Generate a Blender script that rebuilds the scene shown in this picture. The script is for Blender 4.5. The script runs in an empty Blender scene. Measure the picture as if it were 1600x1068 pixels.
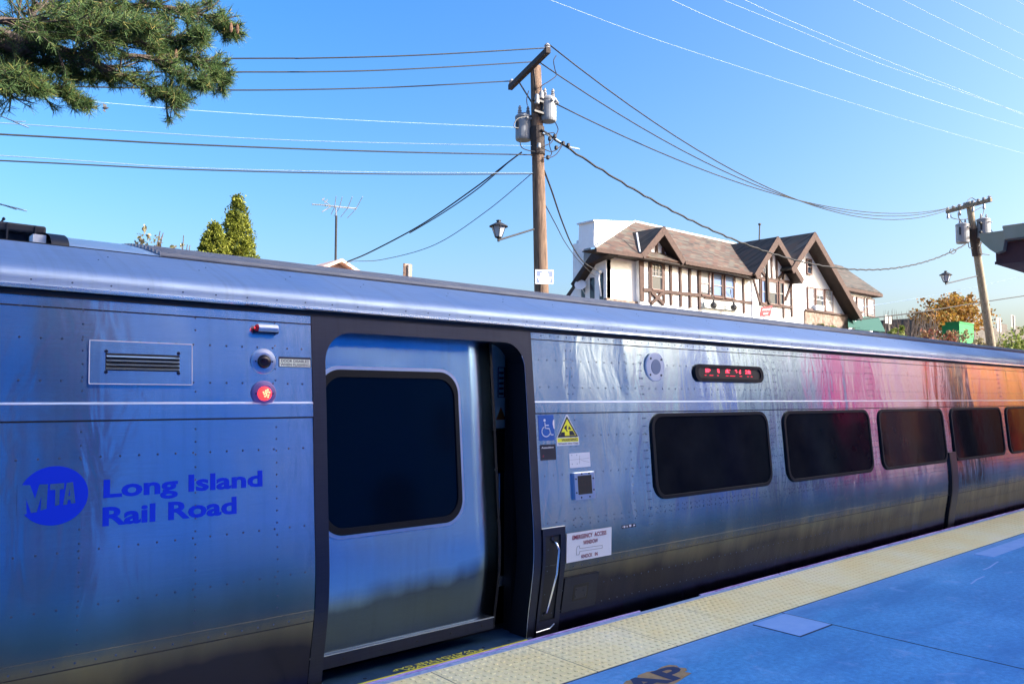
import bpy, bmesh, math, random
import numpy as np
from mathutils import Vector, Matrix
random.seed(7); rng = np.random.default_rng(7)
S = bpy.context.scene; COL = S.collection
PI = math.pi
# ------------------------------------------------------------------ camera
F = 1244.0
_n = lambda v: v/np.linalg.norm(v)
_X = _n(np.array([1440., -89., -F])); _Y = np.array([-1080., -74., -F])
_Y = _n(_Y-_X*np.dot(_X, _Y)); _Z = np.cross(_X, _Y)
RW = np.stack([_X, _Y, _Z]); EYE = np.array([0., 0., 1.61])
cam = bpy.data.objects.new('camera', bpy.data.cameras.new('camera')); COL.objects.link(cam)
cam.matrix_world = Matrix([list(RW[i])+[EYE[i]] for i in range(3)]+[[0, 0, 0, 1]])
cam.data.sensor_width = 36.0; cam.data.lens = F/1600*36.0
cam.data.clip_start = 0.05; cam.data.clip_end = 5000
S.camera = cam
S.render.resolution_x = 1024; S.render.resolution_y = 683
# ------------------------------------------------------------------ light
SUN_EL = math.radians(27); SUN_AZ = math.radians(-56)      # towards +x, -y
sd = Vector((math.cos(SUN_EL)*math.cos(SUN_AZ), math.cos(SUN_EL)*math.sin(SUN_AZ), math.sin(SUN_EL)))
sun = bpy.data.objects.new('sun', bpy.data.lights.new('sun', 'SUN')); COL.objects.link(sun)
sun.data.energy = 4.0; sun.data.angle = math.radians(0.5); sun.data.color = (1.0, 0.955, 0.90)
sun.rotation_euler = sd.to_track_quat('Z', 'Y').to_euler(); sun.location = (20, -20, 30)
W = bpy.data.worlds.new('World'); S.world = W; W.use_nodes = True
nt = W.node_tree; nt.nodes.clear()
sky = nt.nodes.new('ShaderNodeTexSky'); sky.sky_type = 'NISHITA'; sky.sun_disc = False
sky.sun_elevation = SUN_EL; sky.sun_rotation = PI/2-SUN_AZ
sky.air_density = 1.0; sky.dust_density = 5.5; sky.ozone_density = 2.4; sky.altitude = 50
hsv = nt.nodes.new('ShaderNodeHueSaturation'); hsv.inputs['Saturation'].default_value = 1.46; hsv.inputs['Hue'].default_value = 0.505
bg = nt.nodes.new('ShaderNodeBackground'); bg.inputs[1].default_value = 0.15
wo = nt.nodes.new('ShaderNodeOutputWorld')
nt.links.new(sky.outputs[0], hsv.inputs['Color']); nt.links.new(hsv.outputs[0], bg.inputs[0]); nt.links.new(bg.outputs[0], wo.inputs[0])
S.view_settings.view_transform = 'Standard'; S.view_settings.look = 'None'
S.view_settings.exposure = 1.48; S.view_settings.gamma = 1.0
S.render.engine = 'CYCLES'

# ------------------------------------------------------------------ pixel rays (survey of the photograph)
def _ray(px, py): return RW @ np.array([px-800., -(py-534.), -F])
def at(px, py, y): d = _ray(px, py); return Vector(EYE+d*((y-EYE[1])/d[1]))
def atx(px, py, x): d = _ray(px, py); return Vector(EYE+d*((x-EYE[0])/d[0]))
# ------------------------------------------------------------------ materials
MATS = {}
def mat(name, col=(.5, .5, .5), rough=.6, metal=0., spec=.5, emit=None, es=1.):
    m = bpy.data.materials.new(name); m.use_nodes = True
    b = m.node_tree.nodes['Principled BSDF']
    b.inputs['Base Color'].default_value = (*col, 1); b.inputs['Roughness'].default_value = rough
    b.inputs['Metallic'].default_value = metal; b.inputs['Specular IOR Level'].default_value = spec
    if emit: b.inputs['Emission Color'].default_value = (*emit, 1); b.inputs['Emission Strength'].default_value = es
    MATS[name] = m; return m
def N(m, t, **kw):
    n = m.node_tree.nodes.new(t)
    for k, v in kw.items(): setattr(n, k, v)
    return n
def L(m, a, b): m.node_tree.links.new(a, b)
def P(m): return m.node_tree.nodes['Principled BSDF']
def coords(m, scale=(1, 1, 1), kind='Object', rot=(0, 0, 0)):
    tc = N(m, 'ShaderNodeTexCoord'); mp = N(m, 'ShaderNodeMapping')
    mp.inputs['Scale'].default_value = scale; mp.inputs['Rotation'].default_value = rot
    L(m, tc.outputs[kind], mp.inputs[0]); return mp.outputs[0]
def noise(m, vec, sc=5., det=4., ro=.55, dist=0.):
    n = N(m, 'ShaderNodeTexNoise'); n.inputs['Scale'].default_value = sc; n.inputs['Detail'].default_value = det
    n.inputs['Roughness'].default_value = ro; n.inputs['Distortion'].default_value = dist; L(m, vec, n.inputs['Vector']); return n.outputs['Fac']
def ramp(m, fac, stops, interp='LINEAR'):
    r = N(m, 'ShaderNodeValToRGB'); r.color_ramp.interpolation = interp
    e = r.color_ramp.elements
    while len(e) < len(stops): e.new(.5)
    for i, (p, c) in enumerate(stops): e[i].position = p; e[i].color = (*c, 1) if len(c) == 3 else c
    L(m, fac, r.inputs[0]); return r.outputs[0]
def mixc(m, fac, a, b, mode='MIX'):
    x = N(m, 'ShaderNodeMix', data_type='RGBA', blend_type=mode)
    if isinstance(fac, float): x.inputs[0].default_value = fac
    else: L(m, fac, x.inputs[0])
    for v, i in ((a, 6), (b, 7)):
        if isinstance(v, tuple): x.inputs[i].default_value = (*v, 1)
        else: L(m, v, x.inputs[i])
    return x.outputs[2]
def maprange(m, v, a, b, c, d):
    x = N(m, 'ShaderNodeMapRange'); L(m, v, x.inputs[0])
    for i, q in enumerate((a, b, c, d)): x.inputs[i+1].default_value = q
    return x.outputs[0]
def bump(m, h, st=.3, dist=.01, nrm=None):
    b = N(m, 'ShaderNodeBump'); b.inputs['Strength'].default_value = st; b.inputs['Distance'].default_value = dist
    L(m, h, b.inputs['Height'])
    if nrm is not None: L(m, nrm, b.inputs['Normal'])
    return b.outputs[0]
def noisy(name, c1, c2, sc=8., rough=.8, bs=.3, bd=.01, metal=0., spec=.4, scale=(1, 1, 1), det=5.):
    m = mat(name, c1, rough, metal, spec); v = coords(m, scale)
    n = noise(m, v, sc, det); L(m, ramp(m, n, [(.3, c1), (.7, c2)]), P(m).inputs['Base Color'])
    L(m, bump(m, noise(m, v, sc*4, 4.), bs, bd), P(m).inputs['Normal']); return m

def steel(name, base=(.60, .63, .68), rough=.26, aniso=.8, wave=1.0, streak=True, low_tint=None):
    m = mat(name, base, rough, 1.0)
    p = P(m); p.inputs['Anisotropic'].default_value = aniso
    c = N(m, 'ShaderNodeCombineXYZ'); c.inputs[2].default_value = 1.0
    L(m, c.outputs[0], p.inputs['Tangent'])
    v = coords(m, (1, 1, 1))
    # horizontal grain of the brushing, and grime running down in thin streaks
    g = noise(m, coords(m, (6, 60, 420)), 1., 3.)
    st = noise(m, coords(m, (26, 1, 1.1)), 1., 6., .62)
    blot = noise(m, coords(m, (1.4, 1, 1.9)), 1.3, 2.)
    col = ramp(m, g, [(.2, tuple(x*.86 for x in base)), (.8, tuple(min(1, x*1.08) for x in base))])
    if streak:
        col = mixc(m, maprange(m, st, .5, .8, 0., .34), col, tuple(x*y for x, y in zip(base, (.62, .55, .5))))
        col = mixc(m, maprange(m, blot, .42, .85, 0., .22), col, tuple(x*y for x, y in zip(base, (.80, .72, .66))))
    if low_tint:      # lower body darker towards the bottom, olive above it on the sides, uneven upper limit
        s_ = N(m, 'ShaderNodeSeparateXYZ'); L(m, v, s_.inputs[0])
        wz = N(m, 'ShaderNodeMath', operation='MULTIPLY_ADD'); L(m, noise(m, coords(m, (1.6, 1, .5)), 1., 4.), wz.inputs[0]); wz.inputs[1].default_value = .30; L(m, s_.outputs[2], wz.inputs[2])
        if low_tint is True: col = mixc(m, maprange(m, wz.outputs[0], .42, .86, 1.0, 0.), mixc(m, maprange(m, wz.outputs[0], .68, 1.08, .85, 0.), col, (.42, .37, .20)), (.030, .032, .06))
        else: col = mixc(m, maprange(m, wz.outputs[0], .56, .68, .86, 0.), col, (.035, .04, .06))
    L(m, col, p.inputs['Base Color'])
    L(m, maprange(m, blot, .3, .75, rough*.9, rough*1.15), p.inputs['Roughness'])
    # oil-canning: long waves of the sheet, stronger across x than z
    w1 = noise(m, coords(m, (1.5, 1, .55)), 1., 2., .5, .6)
    w2 = noise(m, coords(m, (5.2, 1, 2.1)), 1., 2., .5, 1.2)
    b1 = bump(m, w1, 1.0, .022*wave); b2 = bump(m, w2, 1.0, .0035*wave, b1)
    b3 = bump(m, g, .25, .0006, b2)
    L(m, b3, p.inputs['Normal']); return m
steel('steel_side', (.54, .68, .78), .155, 1.0, .8, low_tint=True)
steel('steel_skirt', (.085, .09, .12), .30, .7, .8)
steel('steel_door', (.36, .57, .76), .24, .72, .45, True, low_tint=.50)
steel('steel_roof', (.42, .53, .70), .62, .0, .5)
m = noisy('steel_rib', (.10, .12, .17), (.15, .17, .22), 6., .5, .1, .002, .5)
steel('steel_frame', (.045, .05, .075), .36, .6, .3)
mat('steel_bright', (.86, .90, .96), .16, 1.); mat('steel_plate', (.62, .68, .80), .28, 1.)
mat('trim_white', (.92, .94, 1.), .42, .9); mat('seam', (.012, .012, .016), .7); mat('rubber', (.004, .005, .009), .55, 0., .2); mat('black', (.01, .01, .012), .6)
mat('rivet', (.09, .12, .19), .5, .6)
m = mat('glass_dark', (.005, .007, .010), .07, 0., .035)
nz = noise(m, coords(m, (2, 2, 2)), 1.5, 3.); L(m, ramp(m, nz, [(.3, (.004, .005, .008)), (.7, (.012, .013, .016))]), P(m).inputs['Base Color'])
L(m, bump(m, nz, .5, .003), P(m).inputs['Normal'])
m = mat('glass_door', (.001, .004, .012), .09, 0., .22)
mat('logo_blue', (.0, .03, .62), .6, 0., .2); mat('logo_metal', (.17, .25, .48), .4, .6)
mat('white', (.75, .77, .80), .5); mat('white_dirty', (.62, .65, .70), .6); mat('sticker_white', (.70, .72, .78), .5)
mat('sticker_blue', (.01, .10, .42), .45); mat('yellow', (.90, .85, .03), .5); mat('maroon_ink', (.22, .01, .04), .6); mat('ink', (.01, .012, .03), .6)
mat('dim_red', (.05, .01, .015), .5); mat('led', (.3, 0, .01), .4, emit=(1., .03, .06), es=3.2); mat('led_dim', (.2, 0, .01), .4, emit=(1., .03, .08), es=.6)
mat('lamp_red', (.6, .01, .02), .25, emit=(1., .03, .03), es=1.2); mat('lamp_hot', (1, .3, .1), .3, emit=(1., .22, .10), es=4.5)
mat('red_lens', (.55, .01, .02), .15); mat('dark_lens', (.02, .008, .012), .08)
mat('panel_cream', (.85, .84, .82), .6); mat('orange_line', (.5, .12, .02), .6)
# ------------------------------------------------------------------ object helpers
def link(name, me, m=None, parent=None, smooth=False):
    o = bpy.data.objects.new(name, me); COL.objects.link(o)
    if m is not None and not me.materials:
        for q in (m if isinstance(m, (list, tuple)) else [m]): me.materials.append(MATS[q] if isinstance(q, str) else q)
    if parent is not None: o.parent = parent
    if smooth: me.shade_smooth()
    return o
class MB:
    def __init__(s): s.v = []; s.f = []; s.mi = []; s.cur = 0
    def add(s, vs, fs):
        b = len(s.v); s.v += [tuple(v) for v in vs]; s.f += [tuple(i+b for i in f) for f in fs]; s.mi += [s.cur]*len(fs); return s
    def box(s, x0, x1, y0, y1, z0, z1):
        v = [(x, y, z) for z in (z0, z1) for y in (y0, y1) for x in (x0, x1)]
        return s.add(v, [(0, 2, 3, 1), (4, 5, 7, 6), (0, 1, 5, 4), (2, 6, 7, 3), (0, 4, 6, 2), (1, 3, 7, 5)])
    def quad(s, *p): return s.add(p, [tuple(range(len(p)))])
    def tube(s, pts, r, n=6, cap=True):
        pts = [Vector(p) for p in pts]; R = r if isinstance(r, (list, tuple)) else [r]*len(pts)
        vs = []; fs = []; ref = None
        for i, p in enumerate(pts):
            d = (pts[min(i+1, len(pts)-1)]-pts[max(i-1, 0)]).normalized()
            if ref is None: ref = Vector((0, 0, 1)) if abs(d.z) < .8 else Vector((1, 0, 0))
            b = (ref-d*ref.dot(d)).normalized(); a = d.cross(b).normalized(); ref = b
            for k in range(n):
                t = 2*PI*k/n; vs.append(p+a*(R[i]*math.cos(t))+b*(R[i]*math.sin(t)))
        for i in range(len(pts)-1):
            for k in range(n): fs.append((i*n+k, i*n+(k+1) % n, (i+1)*n+(k+1) % n, (i+1)*n+k))
        if cap: fs += [tuple(reversed(range(n))), tuple((len(pts)-1)*n+k for k in range(n))]
        return s.add(vs, fs)
    def lathe(s, c, prof, n=16, ax=(0, 0, 1)):       # prof: list of (r, h) along axis
        c = Vector(c); ax = Vector(ax).normalized(); q = ax.to_track_quat('Z', 'Y'); vs = []; fs = []
        for r, h in prof:
            for k in range(n): t = 2*PI*k/n; vs.append(c+q@Vector((r*math.cos(t), r*math.sin(t), h)))
        for i in range(len(prof)-1):
            for k in range(n): fs.append((i*n+k, i*n+(k+1) % n, (i+1)*n+(k+1) % n, (i+1)*n+k))
        fs += [tuple(reversed(range(n))), tuple((len(prof)-1)*n+k for k in range(n))]
        return s.add(vs, fs)
    def prism(s, pts, d):                            # planar outline pushed along vector d
        pts = [Vector(p) for p in pts]; d = Vector(d); n = len(pts)
        vs = pts+[p+d for p in pts]
        return s.add(vs, [tuple(range(n)), tuple(reversed(range(n, 2*n)))]+[(i, i+n, (i+1) % n+n, (i+1) % n) for i in range(n)])
    def build(s, name, m, parent=None, smooth=False, fix=True):
        me = bpy.data.meshes.new(name); me.from_pydata(s.v, [], s.f); 
        for q in (m if isinstance(m, (list, tuple)) else [m]): me.materials.append(MATS[q])
        if any(s.mi): me.polygons.foreach_set('material_index', s.mi)
        if fix and len(s.f) < 60000:
            bm = bmesh.new(); bm.from_mesh(me); bmesh.ops.recalc_face_normals(bm, faces=bm.faces); bm.to_mesh(me); bm.free()
        if smooth: me.shade_smooth()
        o = bpy.data.objects.new(name, me); COL.objects.link(o)
        if parent is not None: o.parent = parent
        return o
def root(name, label, cat, loc=(0, 0, 0), group=None):
    o = bpy.data.objects.new(name, None); COL.objects.link(o); o.location = loc; o.empty_display_size = .2
    return tag(o, label, cat, group)
def tag(o, label, cat, group=None, kind=None):
    if label: o['label'] = label
    if cat: o['category'] = cat
    if group: o['group'] = group
    if kind: o['kind'] = kind
    return o
def struct(o): o['kind'] = 'structure'; return o
def keep(o, parent):      # parent without moving the child's world geometry
    o.parent = parent; o.matrix_parent_inverse = Matrix.Translation(-Vector(parent.location)); return o
def bevel(o, w=.004, seg=2):
    b = o.modifiers.new('bevel', 'BEVEL'); b.width = w; b.segments = seg; b.limit_method = 'ANGLE'; b.angle_limit = .6; return o
_FONT = None
def text_verts(body, bold=.0, shear=0., res=3):
    c = bpy.data.curves.new('t', 'FONT'); c.body = body; c.offset = bold; c.shear = shear; c.resolution_u = res
    c.align_x = 'CENTER'; c.space_line = .95
    o = bpy.data.objects.new('t', c); COL.objects.link(o)
    bpy.context.view_layer.update()
    me = bpy.data.meshes.new_from_object(o.evaluated_get(bpy.context.evaluated_depsgraph_get()))
    vs = [tuple(v.co) for v in me.vertices]; fs = [tuple(p.vertices) for p in me.polygons]
    bpy.data.objects.remove(o); bpy.data.curves.remove(c); bpy.data.meshes.remove(me)
    a = np.array(vs); mn = a.min(0); mx = a.max(0)
    return [((v[0]-mn[0])/(mx[0]-mn[0]), (v[1]-mn[1])/(mx[1]-mn[1])) for v in vs], fs
# ------------------------------------------------------------------ train side profile
ZP = [-.55, -.30, -.10, .05, .16, .33, .46, .58, .70, .90, 1.55, 2.06]
YP = [4.075, 4.055, 4.032, 4.017, 4.003, 3.974, 3.957, 3.953, 3.957, 3.976, 4.030, 4.078]
def prof(z):
    # monotone-ish Catmull-Rom through the profile points
    z = max(ZP[0], min(ZP[-1], z)); i = max(0, min(len(ZP)-2, int(np.searchsorted(ZP, z))-1))
    h = ZP[i+1]-ZP[i]; t = (z-ZP[i])/h
    def sl(k):
        if k == 0: return (YP[1]-YP[0])/(ZP[1]-ZP[0])
        if k == len(ZP)-1: return (YP[-1]-YP[-2])/(ZP[-1]-ZP[-2])
        a = (YP[k]-YP[k-1])/(ZP[k]-ZP[k-1]); b = (YP[k+1]-YP[k])/(ZP[k+1]-ZP[k]); return (a+b)/2
    m0 = sl(i)*h; m1 = sl(i+1)*h; t2 = t*t; t3 = t2*t
    return (2*t3-3*t2+1)*YP[i]+(t3-2*t2+t)*m0+(-2*t3+3*t2)*YP[i+1]+(t3-t2)*m1
def frange(a, b, s): n = max(1, int(round((b-a)/s))); return [a+(b-a)*i/n for i in range(n+1)]
def rrect(x0, x1, z0, z1, r, n=7):
    pts = []
    for cx, cz, a0 in ((x1-r, z1-r, 0), (x0+r, z1-r, PI/2), (x0+r, z0+r, PI), (x1-r, z0+r, 1.5*PI)):
        for k in range(n+1): a = a0+PI/2*k/n; pts.append((cx+r*math.cos(a), cz+r*math.sin(a)))
    return pts
def circ(cx, cz, rx, rz=None, n=28):
    rz = rz or rx; return [(cx+rx*math.cos(2*PI*k/n), cz+rz*math.sin(2*PI*k/n)) for k in range(n)]
def plane_of(z0, z1, dy=0.):
    y0 = prof(z0)+dy; y1 = prof(z1)+dy; return lambda z: y0+(y1-y0)*(z-z0)/(z1-z0)
def slab(mb, pts, off, th, dy=0., zr=None):
    """outline (x,z) laid on the side: face stands `off`+`th` proud, sides go back to `off`"""
    zs = [p[1] for p in pts]; f = plane_of(*(zr or (min(zs), max(zs))), dy); n = len(pts)
    vs = [(x, f(z)-off, z) for x, z in pts]+[(x, f(z)-off-th, z) for x, z in pts]
    mb.add(vs, [tuple(range(n, 2*n)), tuple(reversed(range(n)))]+[(i, (i+1) % n, (i+1) % n+n, i+n) for i in range(n)]); return mb
def ring(mb, po, pi_, off, th, dy=0., zr=None):
    zs = [p[1] for p in po]; f = plane_of(*(zr or (min(zs), max(zs))), dy); n = len(po); b = 0
    vs = []
    for pts, o in ((po, off), (po, off+th), (pi_, off+th), (pi_, off)): vs += [(x, f(z)-o, z) for x, z in pts]
    fs = []
    for k in range(3):
        for i in range(n): j = (i+1) % n; fs.append((k*n+i, k*n+j, (k+1)*n+j, (k+1)*n+i))
    mb.add(vs, fs); return mb
def text_on_side(body, x0, x1, z0, z1, m, parent, off=.003, bold=0., name='lettering', shear=0., flip=False):
    vs, fs = text_verts(body, bold, shear); f = plane_of(z0, z1) if z1-z0 < .5 else prof
    mb = MB(); mb.add([(x0+u*(x1-x0), f(z0+v*(z1-z0))-off, z0+v*(z1-z0)) for u, v in vs], fs)
    return mb.build(name, m, parent, fix=False)
def poly_on_side(polys, m, parent, name, off=.003, zr=None, dy=0.):
    mb = MB()
    for p in polys:
        zs = [q[1] for q in p]; f = plane_of(*(zr or (min(zs), max(zs)+1e-4)), dy); mb.add([(x, f(z)-off, z) for x, z in p], [tuple(range(len(p)))])
    return mb.build(name, m, parent, fix=False)

# =================================================================== GROUND, PLATFORM
g = noisy('soil', (.06, .055, .04), (.12, .11, .08), 3., .95)
gx = [-400, -60, -30, 0, 20, 40, 60, 80, 120, 400]
gpf = [(-400, -1.3), (-60, -1.3), (-12, -1.25), (7.6, -1.25), (9.5, -.2), (12., 1.2), (15., 2.0), (20., 2.6), (26., 2.9), (60, 3.2), (400, 3.2)]
mb = MB(); vs = [(x, y, z) for x in gx for y, z in gpf]; n = len(gpf)
mb.add(vs, [(i*n+j, (i+1)*n+j, (i+1)*n+j+1, i*n+j+1) for i in range(len(gx)-1) for j in range(n-1)])
struct(mb.build('ground', 'soil', smooth=True))
noisy('ballast', (.10, .095, .09), (.22, .21, .20), 30., .95, 1., .03)
mb = MB(); mb.box(-40, 90, 3.75, 12.0-4.5, -1.24, -1.02); struct(mb.build('track_bed', 'ballast'))
# concrete platform : the blue of sky-lit shade is put into its colour
m = mat('concrete', (.2, .3, .5), .78, 0., .35); v = coords(m)
n1 = noise(m, v, 1.1, 6., .6); n2 = noise(m, v, 28., 5., .7); n3 = noise(m, v, 260., 2., .6)
c1 = ramp(m, n1, [(.30, (.05, .25, .60)), (.55, (.063, .30, .68)), (.75, (.10, .36, .76))])
c2 = ramp(m, n2, [(.3, (.70, .74, .80)), (.7, (1.38, 1.26, 1.14))])
c3 = ramp(m, n3, [(.22, (.55, .60, .66)), (.5, (1, 1, 1)), (.74, (1.7, 1.45, 1.2))])
cc = mixc(m, 1., mixc(m, 1., c1, c2, 'MULTIPLY'), c3, 'MULTIPLY')
# worn pale rim beside the tactile strip and scattered pale scuffs
sep = N(m, 'ShaderNodeSeparateXYZ'); L(m, v, sep.inputs[0])
wob = noise(m, v, 2.3, 5., .65); wy = N(m, 'ShaderNodeMath', operation='MULTIPLY_ADD'); L(m, wob, wy.inputs[0]); wy.inputs[1].default_value = .62; L(m, sep.outputs[1], wy.inputs[2])
rim = maprange(m, wy.outputs[0], 3.30, 3.62, 0., .55)
cc = mixc(m, rim, cc, (.22, .40, .78))
dk = noise(m, coords(m, (.35, 1.6, 1)), 1.6, 5., .6, .3); cc = mixc(m, maprange(m, dk, .52, .66, 0., .5), cc, (.035, .19, .50))
gum = noise(m, v, 22., 2., .5); cc = mixc(m, maprange(m, gum, .25, .21, 0., .6), cc, (.02, .06, .18))
sc = noise(m, v, 3.4, 8., .75, .4); cc = mixc(m, maprange(m, sc, .56, .70, 0., .60), cc, (.26, .44, .80))
L(m, cc, P(m).inputs['Base Color'])
L(m, bump(m, n3, .45, .002, bump(m, n2, .3, .004)), P(m).inputs['Normal'])
noisy('edge_concrete', (.20, .34, .62), (.40, .52, .78), 24., .85, .5, .004)
noisy('patch_concrete', (.20, .40, .80), (.26, .46, .84), 9., .8, .2, .002)
plat = MB(); plat.box(-30, 60, -9, 3.24, -1.2, 0.0); plat.box(-30, 60, 3.24, 3.925, -1.2, -.006)
platform = struct(plat.build('platform', 'concrete'))
mb = MB(); mb.box(-30, 60, 3.868, 3.927, -.25, -.001); mb.build('edge_strip', 'edge_concrete', platform)
m = mat('nosing', (.55, .42, .78), .5); L(m, ramp(m, noise(m, coords(m, (1.2, 8, 8)), 3., 6., .7), [(.35, (.16, .05, .30)), (.5, (.50, .38, .76)), (.8, (.66, .62, .88))]), P(m).inputs['Base Color'])
mb = MB()
for a, b in ((-30, 4.68), (5.42, 6.6), (6.62, 12.9), (12.95, 22), (22.1, 60)): mb.box(a, b, 3.928, 3.946, -.06, .007)
bevel(mb.build('edge_nosing', 'nosing', platform), .003)
mat('purple', (.18, .03, .30), .6); mb = MB(); mb.box(-30, 4.68, 3.9285, 3.948, -.10, -.062)
mb.box(5.42, 60, 3.9285, 3.948, -.10, -.062); mb.build('edge_backing', 'purple', platform)
mat('joint', (.012, .03, .09), .9)
mb = MB()
for x in (-5.6, 5.465, 16.4, 27.3):
    mb.box(x-.005, x+.005, -9, 3.238, -.02, .0015)
mb.build('expansion_joint', 'joint', platform)
mb = MB(); mb.box(5.03, 5.455, 2.85, 3.205, -.01, .004); mb.box(8.98, 10.6, 2.965, 3.15, -.01, .004)
bevel(mb.build('repair_patch', 'patch_concrete', platform), .002)
mb = MB(); mb.box(5.02, 5.034, 2.84, 3.20, -.01, .0022); mb.box(5.02, 5.46, 2.838, 2.852, -.01, .0024); mb.build('patch_outline', 'joint', platform)
mat('scratch', (.26, .42, .78), .8)
for l in ([(1517, 912), (1526, 905), (1538, 900)], [(1536, 890), (1546, 886), (1556, 879), (1560, 877)], [(1350, 997), (1358, 999), (1366, 1002)], [(1404, 998), (1412, 999), (1422, 1000)]):
    P_ = [EYE+_ray(*p)*((0-EYE[2])/_ray(*p)[2]) for p in l]; mb = MB(); w = .008
    mb.add([(p[0], p[1]-w, .0022) for p in P_]+[(p[0], p[1]+w, .0022) for p in P_], [(i, i+1, i+1+len(P_), i+len(P_)) for i in range(len(P_)-1)]); mb.build('scratch', 'scratch', platform, fix=False)
# tactile strip: cast tiles with truncated domes
m = mat('tactile', (.80, .66, .25), .62, 0., .35); v = coords(m)
a = ramp(m, noise(m, v, 1.4, 5., .6), [(.3, (.98, .82, .40)), (.55, (.99, .90, .55)), (.8, (.99, .94, .70))])
b = ramp(m, noise(m, v, 46., 5., .7), [(.28, (.88, .80, .64)), (.42, (1, 1, 1)), (.8, (1.05, 1.04, 1.0))])
spk = ramp(m, noise(m, v, 16., 8., .8), [(.29, (.25, .17, .08)), (.36, (1, 1, 1))])
L(m, mixc(m, 1., mixc(m, 1., a, b, 'MULTIPLY'), spk, 'MULTIPLY'), P(m).inputs['Base Color'])
L(m, bump(m, noise(m, v, 180., 3.), .35, .002), P(m).inputs['Normal'])
mb = MB(); T0 = 2.737; TP = .7455
for k in range(-14, 60):
    x0 = T0+TP*k+.004; x1 = x0+TP-.008
    mb.box(x0, x1, 3.248, 3.866, -.02, .005)
    if -1 <= k < 18:
        nx, ny = 13, 11
        for i in range(nx):
            for j in range(ny):
                cx = x0+(x1-x0)*(i+.5)/nx; cy = 3.248+.618*(j+.5)/ny
                vs = []
                for r, z in ((.0165, .0045), (.0145, .0088), (.0095, .0100)):
                    vs += [(cx+r*math.cos(2*PI*q/8), cy+r*math.sin(2*PI*q/8), z) for q in range(8)]
                mb.add(vs, [(r*8+q, r*8+(q+1) % 8, (r+1)*8+(q+1) % 8, (r+1)*8+q) for r in range(2) for q in range(8)]+[tuple(range(16, 24))])
tact = struct(mb.build('tactile_paving', 'tactile', fix=False))
mb = MB()
for k in range(-14, 60): mb.box(T0+TP*k-.005, T0+TP*k+.005, 3.246, 3.867, -.02, .0025)
mb.box(-8, 45, 3.2405, 3.2475, -.02, .0018)
mb.build('tile_joint', 'joint', tact)
# floor sticker with the worn tail of a word
noisy('kraft', (.30, .20, .10), (.42, .30, .17), 20., .8, .2, .002)
out = [(3.30, 2.90), (3.36, 3.035), (3.44, 3.02), (3.50, 3.045), (3.57, 3.028), (3.62, 3.06), (3.70, 3.062), (3.76, 3.045), (3.84, 3.062), (3.90, 3.055), (3.925, 3.02), (3.905, 2.99), (3.93, 2.955), (3.905, 2.93), (3.87, 2.925), (3.885, 2.885), (3.80, 2.87), (3.74, 2.855), (3.60, 2.83), (3.30, 2.80)]
stk = MB(); stk.prism([(x, y, .0015) for x, y in out], (0, 0, .002)); stk = tag(stk.build('floor_sticker', 'kraft'), 'torn brown sticker with dark blue letters on the blue platform', 'sticker')
vs, fs = text_verts('GAP', .035); mb = MB(); mb.add([(3.14+.76*u+.05*v_*0, 2.865+.18*v_, .0052) for u, v_ in vs], fs); mat('navy', (.008, .03, .11), .7); mb.build('lettering', 'navy', stk, fix=False)

# =================================================================== TRAIN
T = root('passenger_train_car', 'stainless steel commuter train car with its side door open beside the platform', 'train', (0, 4.0, -1.0))
def tp(o): return keep(o, T)
XL, XR = -9.0, 34.0
DX0, DX1 = 2.043, 3.693
def side_sheet(mb, xa, xb, za=-.55, zb=2.055, dy=0.):
    xs = frange(xa, xb, .5); zs = frange(za, zb, .03)
    n = len(zs); vs = [(x, prof(z)+dy, z) for x in xs for z in zs]
    mb.add(vs, [(i*n+j, (i+1)*n+j, (i+1)*n+j+1, i*n+j+1) for i in range(len(xs)-1) for j in range(n-1)])
for a, b in ((XL, DX0), (DX1, XR)):
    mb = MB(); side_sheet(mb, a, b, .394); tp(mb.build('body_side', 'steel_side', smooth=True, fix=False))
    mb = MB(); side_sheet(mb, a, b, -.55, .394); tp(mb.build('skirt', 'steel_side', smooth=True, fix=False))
bodyR = [o for o in COL.objects if o.name.startswith('body_side')]
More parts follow.
